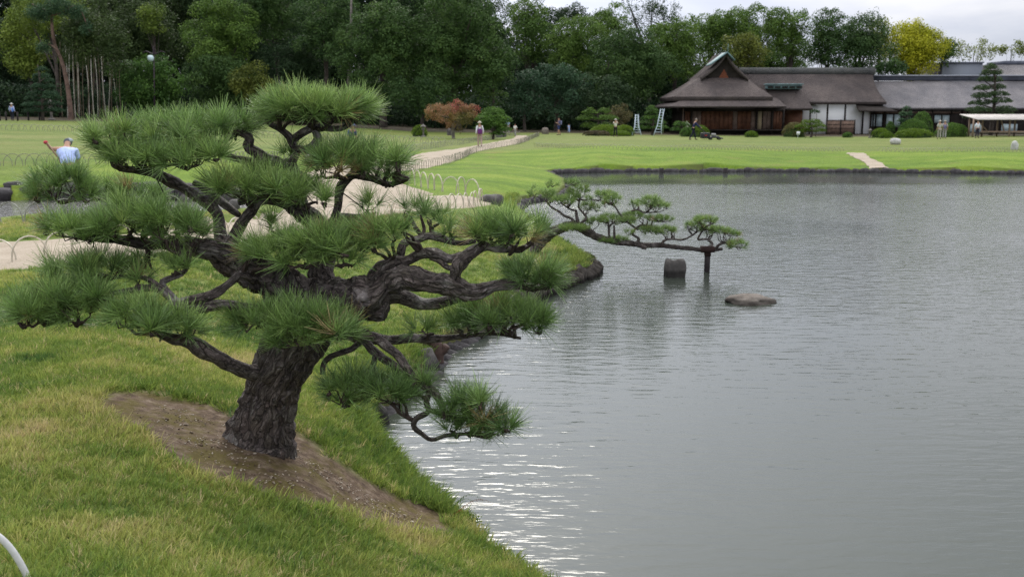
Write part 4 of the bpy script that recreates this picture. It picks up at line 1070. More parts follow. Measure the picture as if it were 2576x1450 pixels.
# the tall red pine with a bent bare trunk
f = foot_of(180, 305, 108)
root = thing('red_pine', 'tall red pine with bare bent trunk in front of the bamboo grove', 'tree', f)
pts = [(176,312,12),(178,290,11),(172,230,10),(163,180,9),(152,145,8),(140,118,7),(133,85,7),(130,50,7),(127,20,6),(122,-20,4)]
mb = MB().tube(*catmull([W(a, b, 108) for a, b, r in pts], [r*108/2500*.55 for a, b, r in pts], 40), 9, True, amp=.15, freq=2)
for q in ([(150,140),(135,118),(120,112),(106,118)], [(130,40),(160,30),(190,15),(215,50)], [(128,30),(100,20),(80,10)], [(190,15),(205,30),(225,80)]):
    mb.tube(*catmull([W(a, b, 107.6) for a, b in q], [.10, .08, .06, .04][:len(q)], 12), 5, True)
V = mb.mesh('trunk', True); V.transform(Matrix.Translation(-Vector(f))); put('trunk', V, root, f, M_RED_BARK)
for k, (a, b, rx, ry) in enumerate([(112,122,18,14),(100,30,40,22),(150,15,40,24),(195,30,26,20),(215,70,14,18)]):
    rg = np.random.default_rng(k); c = W(a, b, 107.5); s = mpp(c); n = int(rx*ry*.16)
    v = rg.normal(size=(n, 3)); v /= np.linalg.norm(v, axis=1)[:, None]
    P = c+v*np.array([rx*s, rx*s*.7, ry*s])*rg.uniform(.3, 1, (n, 1))
    o = scatter('foliage_pad', SPRIGS, P, rg.uniform(0, 6, (n, 3)), rg.uniform(.3, .5, n), rg.uniform(.3, .9, n), MH['bluish'], root, f, seed=k); o['kind'] = 'stuff'
# grey trunk of the tall tree
f = foot_of(882, 300, 117)
root = thing('bare_trunk_tree', 'tall tree showing one straight pale grey trunk between the crowns', 'tree', f)
mb = MB().tube(*catmull([W(874, 300, 117), W(878, 200, 117), W(882, 100, 117), W(884, -10, 117)], [.30, .24, .17, .11], 20), 9, True, amp=.1, freq=2)
V = mb.mesh('trunk', True); V.transform(Matrix.Translation(-Vector(f))); put('trunk', V, root, f, M_TRUNK_PALE)

# ---- layered garden pines and shrubs
def layered(px, top, base, rx, Yd, n, name, label, hue='topiary', seed=0, conical=True, tshift=0., group=None, pads=None):
    f = foot_of(px, base, Yd); rg = np.random.default_rng(3000+seed)
    root = thing(name, label, 'tree', f, group)
    s = mpp(W(px, base, Yd))
    H = (base-top)*s
    mb = MB().tube(*catmull([f-[0, 0, .2], f+[rx*s*.06, 0, H*.4], f+[-.03*rx*s, 0, H*.93]], [rx*s*.09, rx*s*.06, rx*s*.02], 10), 7, True, amp=.2, freq=3)
    LP = pads
    if LP is None:
        LP = []
        for k in range(n):
            t = (k+.5)/n; w = (1-t*.78) if conical else (1-abs(t-.4)*.8)
            y_ = base-(base-top)*(.16+.80*t)
            for sd_ in ((-1, 1) if t < .85 else (0,)):
                LP.append((px+sd_*rx*w*.52+rg.uniform(-.06, .06)*rx, y_+rg.uniform(-.02, .02)*(base-top), rx*w*(.50 if sd_ else .8), (base-top)/n*.40))
    for k, (a, b, w, h) in enumerate(LP):
        c = W(a, b, Yd-rg.uniform(-.3, .5)*rx*s); w *= 1.12; h *= 1.2; m = max(20, int(w*h*s*s*3.3/(.16**2)*1.5))
        m = min(m, 800)
        an = rg.uniform(0, 2*pi, m); ra = np.sqrt(rg.uniform(0, 1, m)); zz = np.sqrt(1-ra**2)*rg.uniform(-.35, 1, m)
        P = c+np.stack([ra*np.cos(an)*w*s, ra*np.sin(an)*w*s*.9, zz*h*s], -1)
        o = scatter('foliage_pad', FLATS, P, eul_from_dir(np.stack([.5*ra*np.cos(an), .5*ra*np.sin(an), 0*an+1], -1)+rg.normal(0, .2, (m, 3)), rg.uniform(0, 6, m)), rg.uniform(.20, .34, m), .4+tshift+zz*.15+rg.normal(0, .12, m), MH[hue], root, f, seed=k)
        o['kind'] = 'stuff'
        hub = f+[0, 0, max(.2, (c[2]-f[2])*.86)]
        mb.tube([hub, (hub+c)/2-[0, 0, .05], c-[0, 0, h*s*.3]], [rx*s*.03, rx*s*.022, rx*s*.012], 5, False)
    V = mb.mesh('trunk', True); V.transform(Matrix.Translation(-Vector(f))); put('trunk', V, root, f, M_TRUNK)
    return root
layered(108, 160, 308, 52, 100, 8, 'garden_pine', 'layered clipped pine left of the tall red pine', 'bluish', 1, tshift=-.05)
layered(2492, 152, 330, 64, 104, 8, 'garden_pine', 'tall dark layered pine in front of the right roof', 'dark', 2, tshift=.25)
layered(1640, 262, 338, 40, 104, 5, 'garden_pine', 'cloud-pruned pine between the two ladders', 'topiary', 3)
layered(1502, 270, 335, 50, 103, 3, 'garden_pine', 'spreading low pine above the azalea hedge', 'mid', 4, conical=False)
layered(1240, 268, 345, 40, 86, 5, 'garden_pine', 'rounded shaped pine right of the red maple', 'topiary', 5, pads=[(1240,285,26,14),(1222,300,24,14),(1258,302,24,14),(1240,312,34,14),(1215,322,18,12),(1265,325,18,10),(1252,336,16,7)], tshift=.1)
layered(1715, 305, 338, 26, 102, 2, 'garden_pine', 'small low pine right of the tall ladder', 'topiary', 6, conical=False)
layered(2040, 300, 340, 38, 100, 3, 'garden_pine', 'loose green shrubby pine before the white wall', 'hedge', 7, conical=False, tshift=-.1)
layered(2052, 276, 338, 14, 103, 1, 'garden_pine', 'little umbrella-shaped pine against the white wall', 'dark', 8, tshift=.2, pads=[(2052,281,11,5)])
layered(2280, 262, 338, 26, 102, 4, 'garden_pine', 'small ragged pine in front of the window', 'bluish', 9, tshift=.1)
def maple_t(P, T, c, a, b):
    u = (P[:, 0]-c[0])/a; w = (P[:, 2]-c[2])/b
    return np.clip(.56-.42*np.exp(-((u-.38)/.34)**2)*np.clip(1-w*2, 0, 1)+.5*np.clip((u-.62)*4, 0, 1)+.36*np.exp(-((u-.12)/.16)**2)*np.clip(w*3, 0, 1)+(T-.42)*.9, 0, 1)
tree(1140, 289, 76, 37, 88, 'maple', 'maple_tree', 'maple turning orange and red at the end of the lawn', None, lobes=30, clump=.34, lobe_r=.34, seed=300, tintfn=maple_t, trad=.13, cover=1.0, gaps=.3, tmat=M_TRUNK_PALE)
tree(1555, 292, 40, 28, 106, 'brownish', 'smoke_shrub', 'brownish airy shrub behind the azalea hedge', None, lobes=14, clump=.4, seed=301, gaps=.3, cover=1.0)
def mound(px, cy, rx, ry, Yd, hue, label, tshift=0., group='clipped azalea mounds by the house', seed=0, name='clipped_shrub', depth=.8):
    rg = np.random.default_rng(5000+seed); c = W(px, cy, Yd); s = mpp(c)
    f = np.array([c[0], c[1], float(ground([c[0]], [c[1]])[0])])
    root = thing(name, label, 'shrub', f, group)
    a, b, d = rx*s, max((W(px, cy-ry, Yd)[2]-f[2])/2, .2), rx*s*depth
    # leafy dome over a solid inner dome
    th_, ph_ = np.linspace(0, 2*pi, 17)[:-1], np.linspace(0, pi/2, 6)
    V = np.array([[a*.9*cos(t)*cos(p), d*.9*sin(t)*cos(p), (2*b*.88)*sin(p)-.1] for p in ph_ for t in th_])
    Fq = np.array([[i_*16+j_, i_*16+(j_+1) % 16, (i_+1)*16+(j_+1) % 16, (i_+1)*16+j_] for i_ in range(5) for j_ in range(16)])
    put('stems', mesh_np('stems', V, Fq, True), root, f, M_INNER)
    n = int(min(900, 60+a*d*260))
    an = rg.uniform(0, 2*pi, n); ra = np.sqrt(rg.uniform(0, 1, n)); zz = np.sqrt(1-ra**2)
    P = f+np.stack([ra*np.cos(an)*a, ra*np.sin(an)*d, zz**.8*2*b*rg.uniform(.9, 1.03, n)], -1)
    o = scatter('foliage', FLATS, P, eul_from_dir(np.stack([ra*np.cos(an), ra*np.sin(an), zz+.25], -1), rg.uniform(0, 6, n)), rg.uniform(.14, .24, n), .5+tshift+rg.normal(0, .12, n), MH[hue], root, f, seed=seed)
    o['kind'] = 'stuff'
    return root
M_INNER = plain('inner_leaves', (0.03, 0.055, 0.012), rough=.9, var=.3, scale=3)
mound(1055, 323, 20, 8, 94, 'hedge', 'small round clipped shrub left of the red maple', group=None, seed=1)
mound(1525, 322, 44, 8, 99, 'hedge', 'long low azalea hedge, its left half', seed=2, tshift=.1)
mound(1570, 322, 28, 7, 100, 'hedge', 'right end of the low azalea hedge beside the first ladder', seed=3, tshift=.1)
mound(1500, 334, 34, 5, 97, 'brownish', 'reddish low shrub at the foot of the hedge', seed=4, tshift=-.2)
mound(1560, 334, 28, 4, 97, 'hedge', 'flat green strip below the hedge', seed=5)
mound(1732, 330, 22, 10, 99, 'topiary', 'dark clipped mound left of the man with the mower', seed=6)
mound(1762, 328, 24, 12, 98, 'hedge', 'bright clipped mound behind the man with the mower', seed=7, tshift=-.1)
mound(1890, 336, 17, 6, 99, 'hedge', 'small dome shrub in front of the brown shutters', seed=8, tshift=-.15)
mound(1998, 324, 30, 16, 102, 'brownish', 'loose reddish shrub at the right end of the brown wall', seed=9, tshift=.1)
mound(2215, 332, 24, 9, 99, 'hedge', 'bright mound right of the white wall', seed=10, tshift=-.05)
mound(2230, 338, 18, 6, 97, 'hedge', 'lowest mound in front of the white wall corner', seed=11, tshift=-.1)
mound(2300, 334, 48, 10, 98, 'hedge', 'broad low mound in the middle of the clipped group', seed=12, tshift=-.05)
mound(2298, 312, 38, 12, 101, 'topiary', 'dark broad mound behind the low broad one', seed=13, tshift=.1)
mound(2320, 294, 28, 13, 103, 'topiary', 'highest rounded mound of the clipped group', seed=14, tshift=.05)
mound(2395, 326, 42, 16, 99, 'topiary', 'big rounded mound at the right end of the group', seed=15, tshift=.15)
mound(2240, 312, 12, 6, 103, 'topiary', 'tiny round bush under the left windows', seed=16)
mound(2132, 337, 12, 4, 100, 'topiary', 'dark low bush at the foot of the woven fence', seed=17)
# ------------------------------------------------------------------ the thatched house
def thatch_mat(name, lo, hi):
    m, t, b, out = new_mat(name)
    tc = N(t, 'ShaderNodeTexCoord')
    mp = N(t, 'ShaderNodeMapping'); mp.inputs['Scale'].default_value = (1.2, 1.2, 5.0); L(t, tc.outputs['Object'], mp.inputs[0])
    n = N(t, 'ShaderNodeTexNoise', Scale=2.4, Detail=8.0, Roughness=.75); L(t, mp.outputs[0], n.inputs['Vector'])
    n2 = N(t, 'ShaderNodeTexNoise', Scale=.5, Detail=5.0); L(t, tc.outputs['Object'], n2.inputs['Vector'])
    r = N(t, 'ShaderNodeValToRGB'); L(t, n.outputs[0], r.inputs[0])
    r.color_ramp.elements[0].position = .3; r.color_ramp.elements[0].color = (*lo, 1)
    r.color_ramp.elements[1].position = .7; r.color_ramp.elements[1].color = (*hi, 1)
    r2 = N(t, 'ShaderNodeValToRGB'); L(t, n2.outputs[0], r2.inputs[0])
    r2.color_ramp.elements[0].position = .35; r2.color_ramp.elements[0].color = (.8, .8, .82, 1)
    r2.color_ramp.elements[1].position = .65; r2.color_ramp.elements[1].color = (1.15, 1.12, 1.1, 1)
    L(t, mix_n(t, 1.0, r.outputs[0], r2.outputs[0], 'MULTIPLY'), b.inputs['Base Color']); b.inputs['Roughness'].default_value = .95
    b.inputs['Specular IOR Level'].default_value = .1
    bp = N(t, 'ShaderNodeBump', Strength=1.0, Distance=.14); L(t, n.outputs[0], bp.inputs['Height']); L(t, bp.outputs[0], b.inputs['Normal'])
    return m
M_THATCH = thatch_mat('brown_thatch', (.068, .058, .058), (.145, .126, .124))
M_SHING = thatch_mat('grey_shingle', (.17, .165, .175), (.27, .265, .285))
M_DARKW = plain('dark_wood', (.028, .022, .020), rough=.8, var=.3, scale=2)
M_BROWN = plain('brown_boards', (.125, .055, .032), rough=.7, var=.35, scale=1.2)
M_BROWN2 = plain('weathered_boards', (.17, .12, .10), rough=.8, var=.3, scale=1.5)
M_BEIGE = plain('paper_door', (.36, .29, .19), rough=.8, var=.1)
M_TEAL = plain('verdigris_copper', (.15, .24, .26), rough=.6, var=.2, scale=2)
M_SLATE = plain('slate_cap', (.10, .11, .15), rough=.6, var=.2, scale=1)
M_PLASTER = plain('white_plaster', (.90, .92, .96), rough=.85, var=.04, scale=.7)
M_PANE = plain('window_pane', (.42, .52, .56), rough=.15, spec=.6, var=.06)
M_GREYW = plain('grey_cladding', (.16, .18, .22), rough=.6, var=.05)
M_REED = plain('woven_reed', (.17, .115, .09), rough=.9, var=.3, scale=4)
M_RUSTY = plain('rust_gable', (.17, .055, .03), rough=.8, var=.2)
YA = 112.0
def hp(px, py, Yd=YA): return W(px, py, Yd)
house = hp(1845, 336); house[2] = float(ground([house[0]], [house[1]])[0])
H = thing('thatched_house', 'long thatched garden house with teal ridge and brown shutters across the pond', 'house', house)
def hput(name, mb, mat, smooth=False, parent=None, o0=house, root=None):
    me = mb.mesh(name, smooth) if isinstance(mb, MB) else mb
    me.transform(Matrix.Translation(-Vector(o0)))
    return put(name, me, parent or root or H, o0, mat)
s112 = YA/F*1.0
def roof_mesh(sections, thick=.35, nsub=8):
    """sections: list of rings (same number of points) going up the roof: surface between successive rings"""
    mb = MB(); k = len(sections[0])
    V = np.array([p for r in sections for p in r])
    Fq = np.array([[i*k+j, i*k+(j+1) % k, (i+1)*k+(j+1) % k, (i+1)*k+j] for i in range(len(sections)-1) for j in range(k)])
    mb.add(V, [Fq])
    low = np.array(sections[0]); und = low.copy(); und[:, 2] -= thick
    c = und.mean(0); inn = und*.88+c*.12
    V2 = np.concatenate([low, und, inn])
    F2 = [[j, (j+1) % k, k+(j+1) % k, k+j] for j in range(k)]+[[k+j, k+(j+1) % k, 2*k+(j+1) % k, 2*k+j] for j in range(k)]
    mb.add(V2, [np.array(F2)])
    return mb
def zof(py, Yd): return W(1288, py, Yd)[2]
def xof(px, Yd): return W(px, 300, Yd)[0]*1.0
def rect(x0, x1, y0, y1, z): return [np.array(v, float) for v in ((x0, y0, z), (x1, y0, z), (x1, y1, z), (x0, y1, z))]
gz = house[2]
# main hipped thatch (front wing): eaves at y 243, hips rise concavely to the gable
fa = YA; bk = YA+10
xa0, xa1 = xof(1694, fa-1), xof(1942, fa-1)
xg0, xg1 = xof(1764, fa), xof(1884, fa)
ze, zg, zt = zof(243, fa-1), zof(196, fa+1.6), zof(133, fa+2.2)
xm = xof(1827, fa)
rings = []
for t in np.linspace(0, 1, 7):
    cu = t**.88
    x0 = xa0*(1-t)+xg0*t+(t*(1-t))*1.1; x1 = xa1*(1-t)+xg1*t-(t*(1-t))*1.1
    rings.append(rect(x0, x1, fa-1+2.6*t, bk-2.6*t, ze*(1-cu)+zg*cu))
hput('roof', roof_mesh(rings, .45), M_THATCH)
# upper gabled part: side slopes run from the gable foot to the ridge
mb = MB(); nsl = 6
for sgn, xg in ((-1, xg0), (1, xg1)):
    row0 = []; row1 = []
    for t in np.linspace(0, 1, nsl+1):
        xx = xg*(1-t)+xm*t+sgn*(-.35)*sin(pi*t)*1.0; zz = zg*(1-t**.95)+zt*t**.95
        row0.append((xx, fa+1.0, zz)); row1.append((xx, bk-1.0, zz))
    V = np.array(row0+row1+[(a, b, c-.35) for a, b, c in row0]+[(a, b, c-.35) for a, b, c in row1]); k = nsl+1
    Fq = [[j, j+1, k+j+1, k+j] for j in range(nsl)]+[[2*k+j, 2*k+j+1, j+1, j] for j in range(nsl)]+[[2*k+j, 3*k+j, 3*k+j+1, 2*k+j+1] for j in range(nsl)]
    mb.add(V, [np.array(Fq)])
hput('roof', mb, M_THATCH)
# gable wall, dark with the rusty vent
mb = MB().add([(xg0+.4, fa+1.75, zg-.2), (xg1-.4, fa+1.75, zg-.2), (xm, fa+1.75, zt-.35)], [np.array([[0, 1, 2]])])
hput('gable_wall', mb, M_DARKW)
vv = hput('gable_vent', MB().add([(xm-.75, fa+1.68, zof(226*.0+200, fa)+1.1-1.05), (xm+.55, fa+1.68, zof(200, fa)+.05), (xm-.1, fa+1.68, zof(172, fa))], [np.array([[0, 1, 2]])]), M_RUSTY)
# teal ridge cap: an inverted V over the ridge
mb = MB()
zl = zof(160, fa); xl = xof(1787, fa); xr = xof(1847, fa)
tp = np.array([xm, fa+.6, zof(129, fa)]); 
for a_, b_ in (((xl, zof(160, fa)), 1), ((xr, zof(149, fa)), -1)):
    p = np.array([a_[0], fa+.6, a_[1]])
    q = [p, tp, tp+[0, 3.0, 0], p+[0, 3.0, 0]]
    V = np.array(q+[v+np.array([0, 0, -.13]) for v in q])
    mb.add(V, [np.array([[0, 1, 2, 3], [4, 7, 6, 5], [0, 4, 5, 1], [1, 5, 6, 2], [2, 6, 7, 3], [3, 7, 4, 0]])])
hput('ridge_cap', mb, M_TEAL)
for dx in (0.0,):
    hput('finial', MB().tube([tp, tp+[.05, 0, .85]], [.05, .02], 6), M_TEAL)
# lower skirt roof
xs0, xs1 = xof(1681, fa-2.2), xof(1976, fa-2.2)
rings = []
for t in np.linspace(0, 1, 4):
    rings.append(rect(xs0*(1-t)+(xa0+1.6)*t, xs1*(1-t)+(xa1+.6)*t, fa-2.4+2.3*t, bk+.5-1*t, zof(267, fa-2.4)*(1-t**.9)+zof(246, fa)*t**.9))
hput('skirt_roof', roof_mesh(rings, .16), M_THATCH)
# body
zb = gz+.45; ztop = zof(262, fa)
xw0, xw1 = xof(1719, fa), xof(1972, fa)
hput('dark_wall', MB().box(((xw0+xw1)/2, fa+4.3, (gz+ztop)/2), (xw1-xw0-.1, 8.0, ztop-gz+.6)), M_DARKW)
hput('veranda', MB().box(((xw0+xw1)/2, fa-.15, zof(327, fa)), (xw1-xw0+.3, 1.0, .12)), M_DARKW)
for px in (1719, 1739, 1903, 1942, 1970):
    hput('pillar', MB().box((xof(px, fa), fa-.15, (gz+ztop)/2), (.16, .16, ztop-gz)), M_DARKW)
# sliding boards between the pillars
zs0, zs1 = zof(325, fa), zof(280, fa)
segs = [(1722, 1737, 2, M_BROWN)]+[(1741, 1901, 14, None)]+[(1905, 1917, 1, M_BEIGE), (1919, 1940, 2, M_BROWN2), (1944, 1968, 3, M_BROWN)]
rgh = np.random.default_rng(5)
for a, b, n_, mm in segs:
    for k in range(n_):
        u0, u1 = xof(a+(b-a)*k/n_, fa), xof(a+(b-a)*(k+1)/n_, fa)
        mt = mm or (M_BROWN if rgh.uniform() < .68 else M_BROWN2)
        if mm is M_BEIGE: hput('paper_door', MB().box(((u0+u1)/2, fa+.05, (zs0+zs1)/2), (u1-u0-.04, .06, zs1-zs0)), mt)
        else:
            hput('shutter_board', MB().box(((u0+u1)/2, fa+.05+.02*(k % 2), (zs0+zs1)/2), (u1-u0-.03, .06, zs1-zs0)), mt)
hput('lintel', MB().box(((xw0+xw1)/2, fa-.1, zof(276, fa)), (xw1-xw0, .14, .22)), M_DARKW)
hput('side_pillar', MB().box((xof(1717, fa), fa-.3, (gz+ztop)/2), (.10, .10, ztop-gz)), M_BROWN2)
# small hipped part with the teal roof vent
fb = fa+1.5
rings = []
for t in np.linspace(0, 1, 4):
    rings.append(rect(xof(1925, fb)-.6*(0), xof(2034, fb)*(1-t)+xof(2012, fb)*t, fb-1.4+2.6*t, fb+6, zof(272, fb-1)*(1-t)+zof(214, fb+1)*t))
hput('side_roof', roof_mesh(rings, .25), M_THATCH)
hput('side_wall', MB().box(((xof(1975, fb)+xof(2020, fb))/2, fb+2.5, (gz+zof(270, fb))/2), (xof(2020, fb)-xof(1975, fb), 4.4, zof(270, fb)-gz)), M_BROWN)
vr = hput('roof_vent', MB().box(((xof(1925, fb)+xof(2013, fb))/2, fb+.35, zof(219, fb)), (xof(2013, fb)-xof(1925, fb), .9, .42)).box(((xof(1924, fb)+xof(2014, fb))/2, fb+.25, zof(212, fb)), (xof(2016, fb)-xof(1923, fb), 1.3, .12)), M_TEAL)
for k in range(5):
    u = xof(1932+18*k, fb); put('vent_slot', (lambda m_: (m_.transform(Matrix.Translation(-Vector(house))), m_)[1])(MB().box((u+.1, fb-.12, zof(219.5, fb)), (.62, .06, .2)).mesh('vent_slot')), vr, tuple(house), M_DARKW)
hput('porch_roof', MB().box((xof(1998, fb-.6), fb-1.0, zof(275, fb-1)), (3.4, 1.2, .12)), M_DARKW)
# long middle range
fm = fa+4
x0, x1 = xof(1870, fm), xof(2192, fm)
rings = []
for t in np.linspace(0, 1, 8):
    xr_ = xof(2230, fm-1)*(1-t)+xof(2194, fm+3)*t-1.5*t*(1-t)
    rings.append(rect(x0, xr_, fm-.7+4.3*t, fm+9-4.0*t, zof(256, fm-1)*(1-t)+zof(187, fm+3.5)*t))
hput('roof', roof_mesh(rings, .3), M_THATCH)
hput('ridge_roll', MB().tube([(xof(1856, fm+4), fm+4.2, zof(180, fm+4)), (xof(2193, fm+4), fm+4.2, zof(180, fm+4))], [.48, .48], 10), thatch_mat('mossy_ridge', (.075, .085, .085), (.14, .14, .14)), smooth=True)
hput('plaster_wall', MB().box(((xof(2020, fm)+xof(2190, fm))/2, fm+3, (gz+zof(254, fm))/2), (xof(2190, fm)-xof(2020, fm), 5.8, zof(254, fm)-gz)), M_PLASTER)
for px in (2038, 2081, 2125.5, 2171, 2191):
    hput('wall_post', MB().box((xof(px, fm), fm+.06, (gz+zof(255, fm))/2), (.17, .10, zof(255, fm)-gz)), M_DARKW)
hput('eave_beam', MB().box(((xof(2030, fm)+xof(2190, fm))/2, fm+.02, zof(258, fm)), (xof(2190, fm)-xof(2030, fm), .12, .16)), M_DARKW)
# dark lean-to roof at the corner
mb = MB(); a0 = [(xof(2152, fm-1), fm-2.0, zof(278, fm-1)), (xof(2248, fm-1), fm-2.0, zof(279, fm-1)), (xof(2205, fm), fm, zof(262, fm)), (xof(2150, fm), fm, zof(259, fm))]
V = np.array(a0+[(p, q, r-.12) for p, q, r in a0]); mb.add(V, [np.array([[0, 1, 2, 3], [4, 7, 6, 5], [0, 4, 5, 1], [1, 5, 6, 2], [2, 6, 7, 3], [3, 7, 4, 0]])])
hput('lean_to_roof', mb, M_DARKW)
# right range with the grey roof
fr = fa+5
house2 = hp(2390, 340, fr); house2[2] = float(ground([house2[0]], [house2[1]])[0])
H2 = thing('side_wing', 'low wing with wide grey shingle roof and pale sliding windows', 'house', house2)
def p2(name, mb, mat, smooth=False, parent=None): return hput(name, mb, mat, smooth, parent, house2, H2)
rings = []
for t in np.linspace(0, 1, 6):
    rings.append(rect(xof(2198, fr-1)*(1-t)+xof(2192, fr+4)*t, xof(2760, fr-1), fr-1.2+5*t, fr+10-3.5*t, zof(271, fr-1)*(1-t)+zof(204, fr+3.5)*t))
p2('roof', roof_mesh(rings, .18), M_SHING)
p2('ridge_cap', MB().box(((xof(2193, fr+4)+xof(2760, fr+4))/2, fr+4.4, zof(196, fr+4)), (xof(2760, fr+4)-xof(2193, fr+4), 1.3, .62)), M_SLATE)
p2('ridge_lip', MB().box(((xof(2193, fr+4)+xof(2760, fr+4))/2, fr+4.3, zof(190.5, fr+4)), (xof(2762, fr+4)-xof(2191, fr+4), 1.7, .14)), plain('slate_lip', (.3, .32, .38), var=.05))
p2('wall', MB().box(((xof(2192, fr)+xof(2760, fr))/2, fr+3.5, (gz+zof(270, fr))/2), (xof(2760, fr)-xof(2196, fr), 6.8, zof(270, fr)-gz)), M_DARKW)
for px0, px1, py0, py1, nn in ((2192, 2200, 288, 318, 1), (2204, 2218, 288, 318, 1), (2229, 2245, 288, 318, 1), (2249, 2264, 288, 318, 1), (2350, 2366, 290, 309, 1), (2370, 2387, 290, 309, 1), (2440, 2470, 312, 332, 1), (2520, 2560, 312, 330, 1)):
    fw = p2('window_frame', MB().box((xof((px0+px1)/2, fr), fr-.02, zof((py0+py1)/2, fr)), (xof(px1, fr)-xof(px0, fr)+.12, .10, zof(py0, fr)-zof(py1, fr)+.12)), M_DARKW)
    me = MB().box((xof((px0+px1)/2, fr), fr-.085, zof((py0+py1)/2, fr)), (xof(px1, fr)-xof(px0, fr), .03, zof(py0, fr)-zof(py1, fr))).mesh('pane'); me.transform(Matrix.Translation(-Vector(house2)))
    put('pane', me, fw, tuple(house2), M_PANE)
p2('upper_beam', MB().box((xof(2320, fr), fr-.03, zof(283, fr)), (xof(2440, fr)-xof(2200, fr), .10, .2)), M_BROWN2)
for px in (2196, 2224, 2268, 2344, 2392, 2418, 2432):
    p2('pillar', MB().box((xof(px, fr), fr-.08, (gz+zof(272, fr))/2), (.15, .14, zof(272, fr)-gz)), M_DARKW)
# grey modern building and another roof behind
g3 = hp(2410, 340, 133); g3[2] = gz
G = thing('grey_building', 'plain grey flat-roofed building behind the grey shingle roof', 'building', g3)
hput('wall', MB().box((xof(2412, 133), 137, (gz+zof(158, 133))/2), (xof(2462, 133)-xof(2364, 133), 8, zof(158, 133)-gz)), M_GREYW, o0=g3, root=G)
hput('side_wall', MB().box((xof(2354, 133)-.05, 137.2, (gz+zof(160, 133))/2), (xof(2363.5, 133)-xof(2344, 133), 7.6, zof(160, 133)-gz)), plain('brown_grey', (.075, .07, .085), var=.1), o0=g3, root=G)
hput('parapet', MB().box((xof(2412, 133), 137, zof(157.5, 133)), (xof(2464, 133)-xof(2362, 133), 8.3, .16)), M_SLATE, o0=g3, root=G)
g4 = hp(2580, 340, 135); g4[2] = gz
G4 = thing('rear_hall', 'roof of a further hall rising behind the dark layered pine', 'building', g4)
rings = []
for t in np.linspace(0, 1, 4):
    rings.append(rect(xof(2506, 130), xof(2800, 130), 130+4*t, 144-4*t, zof(196, 130)*(1-t)+zof(163, 134)*t))
hput('roof', roof_mesh(rings, .3), M_SHING, o0=g4, root=G4)
hput('ridge_cap', MB().box((xof(2650, 135), 136.5, zof(159, 135)), (xof(2800, 135)-xof(2512, 135), 5, .5)), M_SLATE, o0=g4, root=G4)
hput('wall', MB().box((xof(2660, 135), 138, (gz+zof(197, 131))/2), (xof(2790, 135)-xof(2530, 135), 9, zof(197, 131)-gz)), M_DARKW, o0=g4, root=G4)
# woven reed fence in front of the white wall
ff = fm-2.2
f0 = hp(2116, 342, ff); f0[2] = float(ground([f0[0]], [f0[1]])[0])
RF = thing('reed_fence', 'woven brown reed fence in front of the white wall', 'fence', f0)
for k in range(2):
    u0, u1 = xof(2081+35*k, ff), xof(2115+35*k, ff)
    hput('reed_panel', MB().box(((u0+u1)/2, ff, (f0[2]+zof(303, ff))/2), (u1-u0-.1, .07, zof(303, ff)-f0[2])), M_REED, o0=f0, root=RF)
    for q in range(4):
        hput('rail', MB().box(((u0+u1)/2, ff-.06, f0[2]+.25+q*.45), (u1-u0-.1, .05, .05)), M_DARKW, o0=f0, root=RF)
for px in (2080, 2115.5, 2151): hput('post', MB().box((xof(px, ff), ff, (f0[2]+zof(301, ff))/2), (.12, .12, zof(301, ff)-f0[2])), M_DARKW, o0=f0, root=RF)
# timber shelter at the right edge
fs = 97.0
s0 = hp(2510, 345, fs); s0[2] = float(ground([s0[0]], [s0[1]])[0])
SH = thing('wisteria_shelter', 'open timber shelter with pale slanting roof at the right edge', 'shelter', s0)
M_TIM = plain('weathered_timber', (.26, .19, .15), rough=.85, var=.2, scale=1.5); M_SHR = plain('pale_roof', (.50, .47, .45), rough=.8, var=.12, scale=1)
za, zb_ = zof(287, fs+1.5), zof(300, fs-.6)
x0, x1 = xof(2438, fs), xof(2720, fs)
nb_ = 18
for k in range(nb_):
    u0, u1 = x0+(x1-x0)*k/nb_, x0+(x1-x0)*(k+1)/nb_-.03
    V = [(u0+.35, fs-1.0, zb_), (u1+.35, fs-1.0, zb_), (u1-.15, fs+1.8, za), (u0-.15, fs+1.8, za)]
    V = np.array(V+[(a, b, c-.06) for a, b, c in V])
    hput('roof_panel', MB().add(V, [np.array([[0, 1, 2, 3], [4, 7, 6, 5], [0, 4, 5, 1], [1, 5, 6, 2], [2, 6, 7, 3], [3, 7, 4, 0]])]), M_SHR, o0=s0, root=SH)
for px, py_ in ((2444, -.5), (2455, 1.3), (2480, .6), (2518, .6), (2535, -.5), (2562, .6), (2600, -.5)):
    hput('post', MB().box((xof(px, fs), fs+py_, (s0[2]+zb_)/2), (.13, .13, zb_-s0[2]+.1)), M_TIM, o0=s0, root=SH)
for a, b in (((2456, 300), (2484, 330)), ((2519, 302), (2526, 332))):
    hput('brace', MB().bar(W(*a, fs), W(*b, fs), .10), M_TIM, o0=s0, root=SH)
hput('rail', MB().box(((xof(2465, fs)+xof(2700, fs))/2, fs-.45, zof(331, fs)), (xof(2700, fs)-xof(2465, fs), .10, .14)), M_TIM, o0=s0, root=SH)
hput('bench', MB().box(((xof(2470, fs)+xof(2700, fs))/2, fs+.5, zof(336, fs)), (xof(2700, fs)-xof(2470, fs), .5, .10)), M_DARKW, o0=s0, root=SH)

